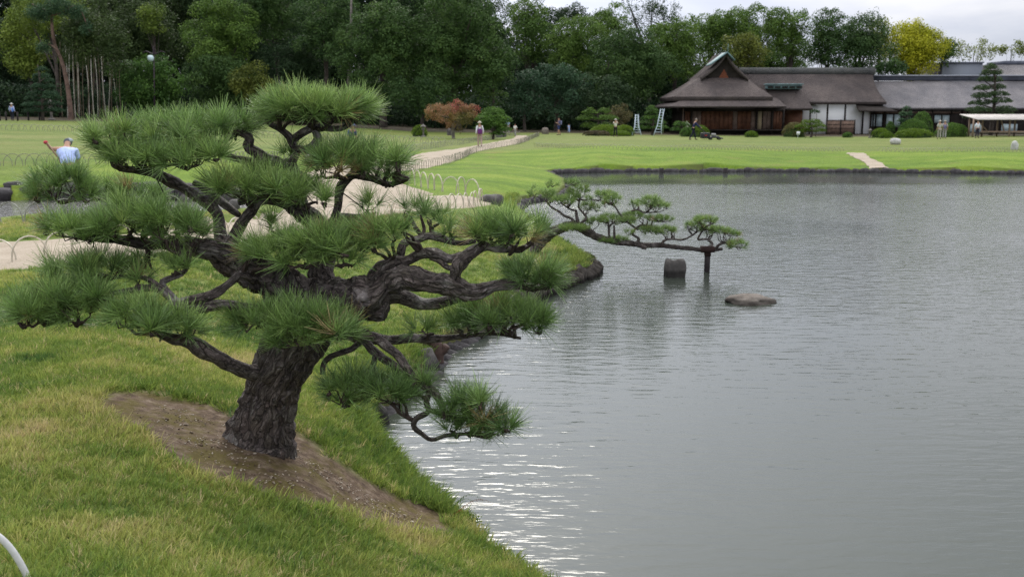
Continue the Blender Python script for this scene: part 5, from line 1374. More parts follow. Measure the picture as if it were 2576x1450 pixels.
# ------------------------------------------------------------------ stones
def stone_mesh(name, seed, d=(1, 1, 1), sub=2, rough=.28, square=.0, freq=1.6):
    import bmesh
    bm = bmesh.new(); bmesh.ops.create_icosphere(bm, subdivisions=sub, radius=1.0)
    V = np.array([v.co for v in bm.verts]); Fq = np.array([[v.index for v in f.verts] for f in bm.faces]); bm.free()
    if square:
        V = V/np.maximum(1e-6, (np.abs(V)**(2+8*square)).sum(1)**(1/(2+8*square)))[:, None]
    nz = fbm(V*freq+seed*7.7, 4, seed)-.5
    V = V*(1+nz*2*rough)[:, None]
    return mesh_np(name, V*np.array(d)/1.0, Fq, smooth=sub > 2)
def stone_mat(name, c1, c2, c3, wet=None, sc_=3.0):
    m, t, b, out = new_mat(name)
    tc = N(t, 'ShaderNodeTexCoord')
    n = N(t, 'ShaderNodeTexNoise', Scale=sc_, Detail=8.0, Roughness=.72); L(t, tc.outputs['Object'], n.inputs['Vector'])
    r = N(t, 'ShaderNodeValToRGB'); L(t, n.outputs[0], r.inputs[0])
    r.color_ramp.elements[0].position = .3; r.color_ramp.elements[0].color = (*c1, 1)
    r.color_ramp.elements[1].position = .72; r.color_ramp.elements[1].color = (*c3, 1)
    e_ = r.color_ramp.elements.new(.5); e_.color = (*c2, 1)
    c = r.outputs[0]
    if wet is not None:
        sx = N(t, 'ShaderNodeSeparateXYZ'); g_ = N(t, 'ShaderNodeNewGeometry'); L(t, g_.outputs['Position'], sx.inputs[0])
        mr = N(t, 'ShaderNodeMapRange'); L(t, sx.outputs[2], mr.inputs[0]); mr.inputs[1].default_value = wet; mr.inputs[2].default_value = wet+.05; mr.inputs[3].default_value = .32; mr.inputs[4].default_value = 1
        c = mix_n(t, 1.0, c, mr.outputs[0], 'MULTIPLY')
    L(t, c, b.inputs['Base Color']); b.inputs['Roughness'].default_value = .85; b.inputs['Specular IOR Level'].default_value = .25
    bp = N(t, 'ShaderNodeBump', Strength=.9, Distance=.03); L(t, n.outputs[0], bp.inputs['Height']); L(t, bp.outputs[0], b.inputs['Normal'])
    return m
M_ST = stone_mat('bank_stone', (.022, .019, .018), (.058, .050, .045), (.14, .125, .11), wet=.05)
M_STD = stone_mat('dark_stone', (.02, .018, .02), (.05, .046, .05), (.12, .115, .12))
M_ROCK = stone_mat('granite', (.06, .052, .046), (.165, .142, .125), (.32, .285, .255), wet=.05, sc_=2.2)
M_ROCK2 = stone_mat('grey_granite', (.035, .033, .033), (.085, .08, .078), (.18, .168, .162), wet=.09, sc_=3)
M_PALE = stone_mat('pale_stone', (.28, .28, .28), (.50, .50, .50), (.66, .66, .66))
# stone edging along the pond shore, stone by stone
wall0 = hit(1470, 672)
def edging(i0, i1, step, h, name, label, seed, mat, depth=.16, off=0.0, tilt=.0):
    rg = np.random.default_rng(seed)
    S = SHORE[i0:i1+1]; d = np.concatenate([[0], np.cumsum(np.linalg.norm(np.diff(S, axis=0), axis=1))])
    root = thing(name, label, 'stone edging', (S[0][0], S[0][1], 0))
    protos = [stone_mesh('stone', seed*10+k, (.5, .5, .5), sub=1 if step < .5 and h < .27 else 2, rough=.16, square=.55) for k in range(5)]
    for p in protos: p.materials.append(mat)
    s = 0; k = 0
    while s < d[-1]:
        w = step*rg.uniform(.5, 1.6); m = min(d[-1], s+w/2)
        x = np.interp(m, d, S[:, 0]); y = np.interp(m, d, S[:, 1]); x2 = np.interp(min(d[-1], m+.02), d, S[:, 0]); y2 = np.interp(min(d[-1], m+.02), d, S[:, 1])
        x1_ = np.interp(m-.02, d, S[:, 0]); y1_ = np.interp(m-.02, d, S[:, 1])
        an = math.atan2(y2-y1_, x2-x1_); nx, ny = -sin(an), cos(an)
        o = bpy.data.objects.new('stone', protos[k % 5]); col.objects.link(o); o.parent = root
        hh = h*rg.uniform(.72, 1.22)
        o.location = (x+nx*off-S[0][0], y+ny*off-S[0][1], hh*.5-.10)
        o.rotation_euler = (rg.normal(0, .06)+tilt, rg.normal(0, .07), an)
        o.scale = (w*1.06, depth*2*rg.uniform(.85, 1.2), hh+.20)
        s += w; k += 1
    return root, k
counts = []
# SHORE indices: 9..20 near shore with stones to the tip, 20..34 behind, 34.. far bank
counts.append(edging(10, 15, .26, .07, 'stone_edging', 'low dark stones standing in for the shadow line of the near bank below the hanging pine bough', 31, M_STD)[1])  # dark stone colour imitates the shadow line under the overhanging grass
counts.append(edging(15, 22, .17, .24, 'stone_edging', 'dark upright stones round the tip of the headland', 32, M_ST)[1])
counts.append(edging(22, 34, .40, .20, 'stone_edging', 'stones along the inlet behind the leaning pine', 33, M_STD)[1])
counts.append(edging(34, 41, .50, .175, 'stone_edging', 'long dark stone kerb of the far bank', 34, M_STD, off=.0)[1])
# two stones standing in the pond
def in_water(name, label, px, py, half, hz, seed, mat, sq=.0, dz=0, rot=0., sub=4, rough=.2, dy=None, freq=1.6):
    p = WZ(px, py, 0.0); s = mpp(p)
    me = stone_mesh(name, seed, (half*s, (dy or half*s*.8), hz), sub, rough, sq, freq)
    o = put(name, me, None, (p[0], p[1]+half*s*.4, dz), mat); o.rotation_euler = (0, 0, rot)
    return tag(o, label, 'rock')
in_water('standing_rock', 'squat upright grey stone standing in the pond beside the prop post', 1699, 697, 25, .34, 3, M_ROCK2, sq=.4, dz=-.04, rough=.20, freq=1.3)
in_water('flat_rock', 'low broad pale brown rock lying in the pond right of the post', 1892, 764, 62, .115, 12, M_ROCK, dz=.0, rough=.42, dy=.26, freq=1.25, rot=.1)
def land_rock(px, py, wpx, h, seed, mat, label, name='garden_rock', group=None, z=None):
    p = hit(px, py) if z is None else np.array(WZ(px, py, z)); s = mpp(p)
    me = stone_mesh(name, seed, (wpx*s/2, wpx*s*.35, h), 3, .22, .1)
    o = put(name, me, None, (p[0], p[1], p[2]+h*.35), mat); o.rotation_euler = (0, 0, seed)
    return tag(o, label, 'rock', group)
in_water('bank_rock', 'pointed grey rock at the water edge behind the low right bough', 1070, 938, 34, .24, 21, M_ROCK2, rough=.3, dz=.02)
in_water('bank_rock', 'small wet rock in the near bank below the drooping pad', 958, 1066, 20, .15, 22, M_ROCK2, rough=.3, dz=.02)
land_rock(1236, 512, 66, .16, 4, M_ROCK2, 'dark mottled boulder at the corner of the hoop fences')
land_rock(780, 408, 40, .22, 5, M_ROCK2, 'grey rock by the path seen under the pine top')
land_rock(2252, 359, 26, .24, 6, M_PALE, 'pale rock lying on the far lawn', z=.62)
land_rock(2552, 373, 22, .34, 7, M_PALE, 'round pale stone on the far lawn near the right edge', z=.6)
land_rock(1372, 337, 24, .5, 8, M_ROCK, 'pointed pale rock at the far end of the path')
land_rock(1260, 345, 26, .4, 9, M_ROCK2, 'flat grey rock under the shaped pine')
land_rock(1130, 340, 16, .5, 14, M_ROCK2, 'dark rock at the foot of the maple')
# rocks along the stream
rg = np.random.default_rng(9)
for k in range(17):
    px = -60+k*44+rg.uniform(-10, 10)
    p = WZ(px, 503+rg.uniform(-2, 2), STREAM_Z); s = mpp(p)
    if px > 660: break
    me = stone_mesh('stream_stone', 60+k, (rg.uniform(.22, .38), .25, rg.uniform(.16, .30)), 3, .2, .35)
    o = put('stream_stone', me, None, (p[0], p[1]+.15, STREAM_Z+.12), M_STD); o.rotation_euler = (0, 0, rg.uniform(-.4, .4))
    tag(o, 'dark stone in the row along the far bank of the stream', 'stone', 'stones lining the stream')
for k, (px, py, w, h) in enumerate([(478,520,70,.25),(560,506,60,.28),(622,500,50,.2),(590,525,40,.14)]):
    o = land_rock(px, py, w, h, 90+k, M_ROCK2, ['large rock at the end of the stream, half behind the pine trunk', 'rock behind the white hoop at the stream end', 'smaller rock nearest the path at the stream end', 'low rock in the grass before the stream end'][k], 'stream_rock')
# stepped stones at the far landing and two log heads in the far bank
for k in range(3):
    a, b = WZ(2172, 431-k*4, 0), WZ(2232, 431-k*4, 0)
    o = put('stone_step', MB().box(((a[0]+b[0])/2, a[1]+.2+k*.4, .05+k*.10), (b[0]-a[0]-.1*k, .5, .14)).mesh('stone_step'), mats=M_ST)
    tag(o, ['lowest', 'middle', 'topmost'][k]+' flat stone step of the far landing', 'step', 'steps of the far landing')
for k, px in enumerate((1662, 1822)):
    p = WZ(px, 434, 0)
    o = put('log_post', MB().tube([p+[0, -.22, -.4], p+[0, -.22, .22]], [.11, .12], 10, True, amp=.1).mesh('log_post'), mats=M_POST)
    tag(o, ['dark round log head in the far bank, the left one', 'dark round log head in the far bank, the right one'][k], 'post', 'log heads in the far bank')

# ------------------------------------------------------------------ split bamboo hoop fences
M_HOOP = plain('split_bamboo', (.56, .51, .42), rough=.5, var=.25, scale=2.5)
M_HOOP_G = plain('grey_bamboo', (.27, .27, .25), rough=.55, var=.25, scale=2.5)
M_HOOP_D = plain('dark_bamboo', (.24, .235, .19), rough=.6, var=.25, scale=2.5)  # darker bamboo tone for the more distant fences
def hoop_mesh(mat, r=.011, seg=12, sides=4):
    t = np.linspace(0, pi, seg+1)
    P = np.array([[-.5*cos(a), 0, sin(a)**.8] for a in t]); P = np.concatenate([[[P[0][0], 0, -.25]], P, [[P[-1][0], 0, -.25]]])
    # unit hoop: width 1, height 1; real size comes from the object's scale
    me = MB().tube(P*np.array([.42, 1, .31]), np.full(len(P), r), sides, False).mesh('hoop', True); me.materials.append(mat); return me
def hoop_fence(label, px_pts, spacing, mat, wide=.42, high=.31, r=.011, seed=0, Ys=None, seg=12, sides=4):
    rg = np.random.default_rng(seed)
    P = np.array([hit(*p) if Ys is None else W(*p, Ys[k]) for k, p in enumerate(px_pts)])
    Q, _ = catmull(P, np.ones(len(P)), 200)
    d = np.concatenate([[0], np.cumsum(np.linalg.norm(np.diff(Q[:, :2], axis=0), axis=1))])
    root = thing('hoop_fence', label, 'fence', Q[0], 'low hoop fences of bent bamboo')
    me = hoop_mesh(mat, r, seg, sides); n = int(d[-1]/spacing); k = 0
    for i in range(min(n, 290)):
        m = (i+.5)*spacing; x = np.interp(m, d, Q[:, 0]); y = np.interp(m, d, Q[:, 1]); z = float(ground([x], [y])[0])
        xa, ya = np.interp(m+.1, d, Q[:, 0])-np.interp(m-.1, d, Q[:, 0]), np.interp(m+.1, d, Q[:, 1])-np.interp(m-.1, d, Q[:, 1])
        o = bpy.data.objects.new('hoop', me); col.objects.link(o); o.parent = root
        o.location = (x-Q[0][0], y-Q[0][1]+(.02 if i % 2 else -.02), z-Q[0][2])
        o.rotation_euler = (rg.normal(0, .05), rg.normal(0, .04), math.atan2(ya, xa)+rg.normal(0, .04))
        o.scale = (wide/.42*rg.uniform(.93, 1.07), 1, high/.31*rg.uniform(.92, 1.08)); k += 1
    return k
hc = []
hc.append(hoop_fence('hoop fence along the near side of the sandy path', [(-120,668),(0,660),(68,655),(160,640),(243,635),(330,626),(430,615),(600,598),(760,572),(950,548),(1100,532),(1160,524),(1190,517),(1216,508)], .40, M_HOOP, wide=.41, high=.31, r=.012, seed=1))
hc.append(hoop_fence('hoop fence on the far side of the path, ending at the mottled boulder', [(1030,464),(1074,474),(1129,484),(1180,490),(1214,500)], .44, M_HOOP, wide=.46, high=.42, r=.014, seed=2))
hc.append(hoop_fence('hoop fence on the grass strip between path and stream', [(-140,572),(-40,566),(47,562),(115,556),(200,552),(330,546),(450,540),(560,532)], .46, M_HOOP_G, wide=.47, high=.36, r=.010, seed=3))
hc.append(hoop_fence('hoop fence of crossing hoops at the lawn edge beyond the stream', [(-140,418),(0,417),(100,416),(220,414),(420,411),(560,408),(700,405),(745,404)], .26, M_HOOP_D, wide=.46, high=.33, r=.010, seed=4))
hc.append(hoop_fence('faint hoop fence across the far left lawn', [(-60,325),(0,327),(110,329),(212,332),(400,338),(640,346),(760,350),(980,357),(1130,361)], .42, M_HOOP_D, wide=.62, high=.44, r=.012, seed=5, seg=8, sides=3))
hc.append(hoop_fence('hoop fence following the left side of the winding path', [(1012,384),(1060,377),(1095,372),(1130,367),(1168,362),(1215,354),(1265,345),(1310,340)], .36, M_HOOP_G, wide=.44, high=.38, r=.010, seed=6, seg=8, sides=3))
hc.append(hoop_fence('hoop fence following the right side of the winding path', [(1015,433),(1060,426),(1095,420),(1125,413),(1157,402),(1200,384),(1250,373),(1300,364),(1337,350),(1357,341)], .36, M_HOOP_D, wide=.42, high=.38, r=.009, seed=7, seg=8, sides=3))
hc.append(hoop_fence('low hoop fence along the far lawn above the pond', [(1345,369),(1500,373),(1700,377),(1900,378),(2128,380)], .26, M_HOOP_D, wide=.46, high=.25, r=.009, seed=8, seg=8, sides=3))
hc.append(hoop_fence('low hoop fence on the far lawn right of the landing', [(2212,381),(2400,382),(2600,383),(2700,384)], .26, M_HOOP_D, wide=.46, high=.25, r=.009, seed=9, seg=8, sides=3))
print('HOOPS', hc, 'STONES', counts)
# the single hoop in the lower left corner, close to the camera
a = W(80, 1475, 3.05); 
pts = [(-240,1470),(-215,1400),(-160,1345),(-90,1322),(-20,1338),(20,1370),(48,1410),(66,1445),(84,1500),(90,1560)]
mb = MB().tube(*catmull([W(x, y, 3.1) for x, y in pts], [.0125]*len(pts), 40), 10, True, flat=.6)
o = put('near_hoop', mb.mesh('near_hoop', True), mats=plain('pale_bamboo', (.60, .60, .62), rough=.4, var=.1, scale=20))
tag(o, 'pale split bamboo hoop in the bottom left corner', 'hoop')
# short posts and a rail at the far left walk
for k, (px, py) in enumerate([(16,303),(72,303),(100,303),(0,304),(45,304)]):
    p = hit(px, py); o = put('path_post', MB().tube([p-[0, 0, .2], p+[0, 0, .85]], [.09, .08], 7, True).mesh('path_post'), mats=M_POST)
    tag(o, 'short dark post beside the far left walk', 'post', 'short posts by the far left walk')
# ------------------------------------------------------------------ lantern, lamp, ladders, mower
def lantern(px, py, Yd, h, label, mat):
    f = foot_of(px, py, Yd)
    root = thing('stone_lantern', label, 'lantern', f)
    def P(name, prof, sides=6, z0=0):
        me = MB().lathe([(r*h, z*h) for r, z in prof], (0, 0, 0), sides).mesh(name); put(name, me, root, f, mat)
    P('base', [(0, 0), (.17, 0), (.17, .06), (.10, .10), (0, .10)], 8)
    P('shaft', [(.07, .08), (.06, .3), (.07, .5)], 10)
    P('platform', [(0, .5), (.07, .5), (.16, .56), (.16, .6), (0, .6)])
    P('fire_box', [(.10, .6), (.11, .68), (.10, .76)])
    P('roof', [(0, .75), (.24, .76), (.22, .80), (.10, .90), (.04, .93), (.05, .97), (0, 1.0)])
M_LAN = plain('lantern_stone', (.16, .15, .14), rough=.9, var=.25, scale=3)
lantern(131, 309, 103, 2.1, 'stone lantern under the layered pine at the far left', M_LAN)
lantern(1065+0, 330, 93, 1.2, 'low grey stone lantern left of the maple trunk', M_LAN)
lantern(1727, 335, 104, 1.5, 'pale stone lantern at the left corner of the house', plain('pale_lantern', (.5, .48, .44), var=.1))
lantern(2188, 345, 99, .95, 'small lantern at the corner of the white wall', M_LAN)
# park lamp above the round tree
f = foot_of(379, 300, 112)
LP_ = thing('garden_lamp', 'lamp with white globe rising above the round green tree', 'lamp', f)
g_ = W(379, 147, 112)
def lput(name, mb, mat, smooth=True):
    me = mb.mesh(name, smooth) if isinstance(mb, MB) else mb
    me.transform(Matrix.Translation(-Vector(f))); put(name, me, LP_, f, mat)
M_IRON = plain('lamp_iron', (.045, .03, .045), rough=.6)
lput('pole', MB().tube([(W(389, 300, 112.3)[0], W(389, 300, 112.3)[1], f[2]), W(387, 140, 112.3)], [.09, .06], 8), M_IRON)
prof = [(.0, -.36), (.22, -.30), (.34, -.1), (.34, .1), (.28, .26), (.1, .34), (0, .35)]
lput('globe', MB().lathe(prof, g_, 14), plain('milk_glass', (.62, .78, .85), rough=.3, var=.03))
hub_ = W(387, 137, 112.2)
lput('finial', MB().lathe([(.09, 0), (.16, .15), (.05, .5), (.09, .7), (0, .95)], hub_, 8), M_IRON)
for sx in (-1, 1):
    lput('arm', MB().tube(*catmull([hub_, W(387+sx*10, 133, 112.2), W(387+sx*20, 129, 112.2), W(387+sx*31, 134, 112.2)], [.07, .05, .045, .02], 12), 6), M_IRON)
# tripod ladders
M_ALU = plain('ladder_metal', (.48, .58, .66), rough=.4, spec=.5, var=.08)
def ladder(label, foot_l, foot_r, top_l, top_r, Yd, n, third):
    A = [W(*p, Yd-.5) for p in (foot_l, foot_r)]; T = [W(*p, Yd+.3) for p in (top_l, top_r)]
    f = (A[0]+A[1])/2; root = thing('ladder', label, 'ladder', f, 'tripod ladders of the gardeners')
    def q(name, mb): 
        me = mb.mesh(name); me.transform(Matrix.Translation(-Vector(f))); put(name, me, root, f, M_ALU)
    for a, t in zip(A, T):
        kn = a*.62+t*.38; kn[0] += (f[0]-a[0])*.30
        q('rail', MB().tube([a-[0, 0, .1], kn, t], [.055, .05, .045], 4))
    for k in range(n):
        u = (k+.7)/n
        def at(a, t):
            kn = a*.62+t*.38; kn[0] += (f[0]-a[0])*.30
            return a+(kn-a)*(u/.38) if u < .38 else kn+(t-kn)*((u-.38)/.62)
        q('rung', MB().box((at(A[0], T[0])+at(A[1], T[1]))/2, (np.linalg.norm(at(A[0], T[0])-at(A[1], T[1])), .09, .05)))
    q('rear_leg', MB().tube([(T[0]+T[1])/2, W(*third, Yd+2.2)], [.03, .03], 5))
ladder('shorter tripod ladder left of the cloud-pruned pine', (1590,337), (1613,337), (1599,288), (1606,288), 100, 8, (1606,334))
ladder('taller tripod ladder leaning at the left corner of the house', (1644,339), (1664,335), (1662,274), (1671,274), 100, 9, (1668,334))

# ------------------------------------------------------------------ people
SKIN = plain('skin', (.42, .25, .18), rough=.6, var=.05)
_mc = {}
def cloth(c, r=.85):
    k = tuple(c)
    if k not in _mc: _mc[k] = plain('cloth', c, rough=r, var=.12, scale=14, bump=.2)
    return _mc[k]
def skin_obj(name, V, E, R, parent, loc, mat, sub=1, root=0):
    me = bpy.data.meshes.new(name); me.from_pydata([tuple(map(float, v)) for v in V], E, [])
    o = put(name, me, parent, loc, mat)
    o.location = (0, 0, 0)
    sm = o.modifiers.new('skin', 'SKIN'); sm.use_smooth_shade = True
    sv = me.skin_vertices[0].data
    for i, r in enumerate(R): sv[i].radius = (r, r) if not isinstance(r, tuple) else r; sv[i].use_root = (i == root)
    if sub: m_ = o.modifiers.new('sub', 'SUBSURF'); m_.levels = sub; m_.render_levels = sub
    return o
def ball(name, c, r, parent, mat, half=False, seed=0, sub=3):
    me = stone_mesh(name, seed+1, (1, 1, 1), sub, .02); V = np.zeros(len(me.vertices)*3); me.vertices.foreach_get('co', V); V = V.reshape(-1, 3)
    V = V/np.linalg.norm(V, axis=1)[:, None]
    if half: V[:, 2] = np.maximum(V[:, 2], -.12)
    V = V*np.asarray(r)+np.asarray(c); me.vertices.foreach_set('co', V.astype(np.float32).ravel()); me.update()
    o = put(name, me, parent, None, mat); o.location = (0, 0, 0); return o
def person(px, py, Yd, label, h=1.65, face=0.0, shirt=(.5, .5, .5), pants=(.03, .03, .04), hat=None, hair=(.02, .016, .014), stride=.12, arms='down', short=False,
           bag=None, lean=0.0, foot=None, group=None, sleeve='short', hatbrim=True, skirt=False):
    """face: turn about z; 0 faces the camera"""
    f = hit(px, py) if foot is None else foot
    root = thing('person', label, 'person', f, group); root.rotation_euler = (0, 0, face)
    k = h/1.7; st = stride
    J = {'pel': (0, 0, .93), 'sp': (0, -.01-lean*.18, 1.14), 'ch': (0, -lean*.42, 1.34), 'ne': (0, -.01-lean*.56, 1.48), 'hd': (0, -.03-lean*.66, 1.57), 'ht': (0, -.02-lean*.72, 1.66),
         'hl': (.09, 0, .88), 'hr': (-.09, 0, .88), 'kl': (.10, -st*.55-.02, .49), 'kr': (-.10, st*.35-.02, .49), 'al': (.10, -st+.02, .085), 'ar': (-.10, st+.06, .10),
         'tl': (.12, -st-.14, .035), 'tr': (-.12, st-.07, .035), 'sl': (.17, -lean*.42, 1.39), 'sr': (-.17, -lean*.42, 1.39)}
    if arms == 'down': J.update({'el': (.235, .03+st*.4-lean*.35, 1.12), 'wl': (.245, -.05+st*.8-lean*.4, .88), 'er': (-.235, .03-st*.4-lean*.35, 1.12), 'wr': (-.245, -.05-st*.8-lean*.4, .88)})
    elif arms == 'push': J.update({'el': (.21, -.20-lean*.42, 1.16), 'wl': (.17, -.46-lean*.42, 1.02), 'er': (-.21, -.20-lean*.42, 1.16), 'wr': (-.17, -.46-lean*.42, 1.02)})
    elif arms == 'front': J.update({'el': (.22, -.06, 1.12), 'wl': (.08, -.28, 1.2), 'er': (-.22, -.06, 1.12), 'wr': (-.07, -.28, 1.2)})
    elif arms == 'up': J.update({'el': (.26, -.14, 1.28), 'wl': (.10, -.24, 1.5), 'er': (-.26, -.14, 1.28), 'wr': (-.10, -.24, 1.5)})
    for s_, w_ in (('l', 1), ('r', -1)):
        e_, q_ = np.array(J['e'+s_]), np.array(J['w'+s_]); J['h'+s_+'d'] = tuple(q_+(q_-e_)*.35)
    J = {a: np.array(b)*k for a, b in J.items()}
    def sk(name, chain, rad, mat, r0):
        names = []; E = []
        for ch in chain:
            for q in ch:
                if q not in names: names.append(q)
            E += [(names.index(a), names.index(b)) for a, b in zip(ch, ch[1:])]
        return skin_obj(name, [J[q] for q in names], E, [tuple(v*k for v in rad[q]) if isinstance(rad[q], tuple) else rad[q]*k for q in names], root, (0, 0, 0), mat, 1, names.index(r0))
    R = dict(pel=(.125, .095), sp=(.115, .085), ch=(.135, .095), ne=.052, hd=(.082, .095), ht=(.07, .082), hl=.085, hr=.085, kl=.058, kr=.058, al=.04, ar=.04, tl=.03, tr=.03, sl=.055, sr=.055, el=.038, er=.038, wl=.027, wr=.027, hld=.03, hrd=.03)
    sk('body', [['pel', 'sp', 'ch', 'ne', 'hd', 'ht'], ['pel', 'hl', 'kl', 'al', 'tl'], ['pel', 'hr', 'kr', 'ar', 'tr'], ['ch', 'sl', 'el', 'wl', 'hld'], ['ch', 'sr', 'er', 'wr', 'hrd']], R, SKIN, 'pel')
    RS = dict(pel=(.15, .115), sp=(.145, .112), ch=(.16, .12), sl=.075, sr=.075, el=.056, er=.056, wl=.042, wr=.042)
    ends = ('wl', 'wr') if sleeve == 'long' else ('el', 'er')
    sk('shirt', [['pel', 'sp', 'ch'], ['ch', 'sl', 'el']+(['wl'] if sleeve == 'long' else []), ['ch', 'sr', 'er']+(['wr'] if sleeve == 'long' else [])], RS, cloth(shirt), 'pel')
    RP = dict(pel=(.145, .11), hl=.10, hr=.10, kl=.073, kr=.073, al=.055, ar=.055)
    sk('trousers', [['pel', 'hl', 'kl']+([] if short else ['al']), ['pel', 'hr', 'kr']+([] if short else ['ar'])], RP, cloth(pants), 'pel')
    for s_ in 'lr':
        a = J['a'+s_]; b = J['t'+s_]; c = (a+b)/2; c[2] = .045*k
        ball('shoe', c+[0, .01, 0], (.05*k, .12*k, .045*k), root, cloth((.06, .055, .05)), sub=2)
    hc_ = (J['hd']+J['ht'])/2
    ball('hair', hc_+[0, .018*k, .025*k], (.088*k, .10*k, .10*k), root, cloth(hair), half=True, sub=2)
    if hat is not None:
        ball('hat', hc_+[0, .01, .05*k], (.10*k, .112*k, .095*k), root, cloth(hat), half=True, sub=2)
        if hatbrim:
            put('hat_brim', MB().lathe([(.09*k, .045*k), (.17*k, .02*k), (.175*k, .03*k), (.09*k, .06*k)], hc_, 16).mesh('hat_brim', True), root, None, cloth(hat)).location = (0, 0, 0)
    if bag is not None:
        c_, pos, sz = bag
        o = put('backpack', MB().box(np.array(pos)*k, sz).mesh('backpack'), root, None, cloth(c_)); o.location = (0, 0, 0)
        bv = o.modifiers.new('b', 'BEVEL'); bv.width = .05; bv.segments = 3
        for sx in (-.11, .11):
            put('strap', MB().tube(*catmull(np.array([(sx, pos[1]-.03, pos[2]+sz[2]/2), (sx, .06, 1.47), (sx, -.10, 1.44), (sx, -.13, 1.2)])*k, [.018*k]*4, 10), 5).mesh('strap'), root, None, cloth((.22, .12, .1))).location = (0, 0, 0)
    return root
person(1207, 369, 66, 'walker in a white top and sun hat carrying a purple bag on the path', h=1.62, face=pi+.1, shirt=(.72, .74, .80), pants=(.36, .28, .24), hat=(.60, .58, .48), bag=((.13, .03, .16), (0, .19, 1.05), (.30, .16, .34)), sleeve='long', stride=.10)
person(1277, 340, 88, 'person in a light blue hat and shirt at the far bend of the path', h=1.6, face=.4, shirt=(.38, .48, .72), pants=(.25, .24, .22), hat=(.4, .5, .8))
person(1296, 342, 92, 'seated-looking visitor in white low behind the path end', h=1.15, face=-.4, shirt=(.75, .75, .75), pants=(.3, .3, .3))
person(1406, 337, 88, 'visitor in navy shirt and shorts with a backpack on the far lawn', h=1.7, face=-pi/2+.2, shirt=(.10, .10, .20), pants=(.03, .05, .16), short=True, arms='front', bag=((.18, .20, .34), (0, .2, 1.2), (.28, .16, .40)), foot=foot_of(1406, 336, 100))
person(1431, 336, 98, 'small child-sized figure in pale blue right of the navy visitor', h=.95, face=.3, shirt=(.4, .55, .9), pants=(.4, .55, .9), foot=foot_of(1431, 336, 110))
person(1548, 340, 95, 'visitor in white top and black trousers taking a picture before the hedge', h=1.6, face=.2, shirt=(.66, .66, .58), pants=(.015, .015, .018), arms='up', hat=(.5, .48, .45), foot=foot_of(1548, 340, 93))
mf = foot_of(1743, 352, 84)
person(1743, 352, 84, 'gardener in navy work clothes pushing a mower across the far lawn', h=1.72, face=pi/2, shirt=(.022, .03, .095), pants=(.012, .014, .03), hair=(.25, .22, .2), arms='push', lean=.32, stride=.24, foot=mf, sleeve='long')
# mower
MO = mf+np.array([1.30, 0, 0]); MO[2] = mf[2]
root = thing('lawn_mower', 'black petrol mower with grass box in front of the navy gardener', 'mower', MO)
M_BLK = plain('black_plastic', (.02, .02, .026), rough=.5); M_GRY = plain('grey_metal', (.25, .25, .25), rough=.5); M_REDL = plain('red_badge', (.35, .03, .03), rough=.5)
def mo(name, mb, mat, smooth=False, bev=0):
    o = put(name, mb.mesh(name, smooth), root, MO, mat); o.location = (0, 0, 0)
    if bev: b_ = o.modifiers.new('b', 'BEVEL'); b_.width = bev; b_.segments = 3
mo('grass_box', MB().box((-.28, 0, .34), (.78, .62, .46), taper=.9), M_BLK, bev=.06)
mo('badge', MB().box((-.28, -.315, .36), (.20, .02, .09)), M_REDL)
mo('deck', MB().box((.52, 0, .22), (.80, .60, .16), taper=.85), M_BLK, bev=.05)
mo('engine', MB().lathe([(0, 0), (.20, 0), (.22, .12), (.16, .22), (0, .24)], (.42, 0, .30), 14), M_GRY, True)
mo('front_guard', MB().box((1.0, 0, .13), (.42, .5, .12), taper=.7), M_BLK, bev=.04)
for x_, y_ in ((.15, .33), (.15, -.33), (.85, .33), (.85, -.33)):
    mo('wheel', MB().tube([(x_, y_-.03, .12), (x_, y_+.03, .12)], [.12, .12], 14), M_BLK, True)
mo('handle', MB().tube(*catmull([(-.05, -.22, .45), (-.5, -.22, .75), (-.80, -.22, 1.02), (-.83, 0, 1.05), (-.80, .22, 1.02), (-.5, .22, .75), (-.05, .22, .45)], [.02]*7, 24), 6), M_BLK, True)

person(2362, 345, 98, 'visitor in pale grey clothes beside the big rounded mound, on the left of the pair', h=1.65, face=pi, shirt=(.42, .42, .38), pants=(.34, .33, .30), hat=(.5, .48, .42), foot=foot_of(2362, 348, 92), stride=.04)
person(2374, 345, 98, 'visitor with violet bag beside the big rounded mound, on the right of the pair', h=1.62, face=pi-.3, shirt=(.40, .38, .42), pants=(.33, .32, .33), hat=(.5, .46, .4), bag=((.16, .14, .3), (0, .18, 1.1), (.22, .12, .3)), foot=foot_of(2375, 348, 93), stride=.04)
person(2457, 347, 96, 'person in a white shirt and dark trousers before the timber shelter', h=1.6, face=.3, shirt=(.70, .74, .85), pants=(.02, .02, .04), foot=foot_of(2457, 348, 93), stride=.04)
person(32, 303, 96, 'person in pale blue shirt and white hat standing at the far left', h=1.62, face=pi, shirt=(.46, .54, .80), pants=(.02, .022, .04), hat=(.66, .66, .66), sleeve='long', stride=.04, bag=((.12, .22, .6), (-.14, .15, 1.05), (.18, .12, .36)))
person(884, 356, 48, 'gardener in dark blue half hidden behind the top of the pine', h=1.5, face=.5, shirt=(.045, .075, .19), pants=(.04, .05, .08), lean=.5, hat=(.1, .12, .2), foot=foot_of(884, 380, 46))
s_ = foot_of(2007, 344, 98)
o = put('white_notice', MB().tube([(0, 0, -.1), (0, 0, .35)], [.02, .02], 6).box((.02, -.03, .45), (.32, .04, .30), 0).mesh('white_notice'), None, s_, plain('white_paint', (.7, .72, .75)))
tag(o, 'small white notice on a peg in the grass left of the white wall', 'sign')

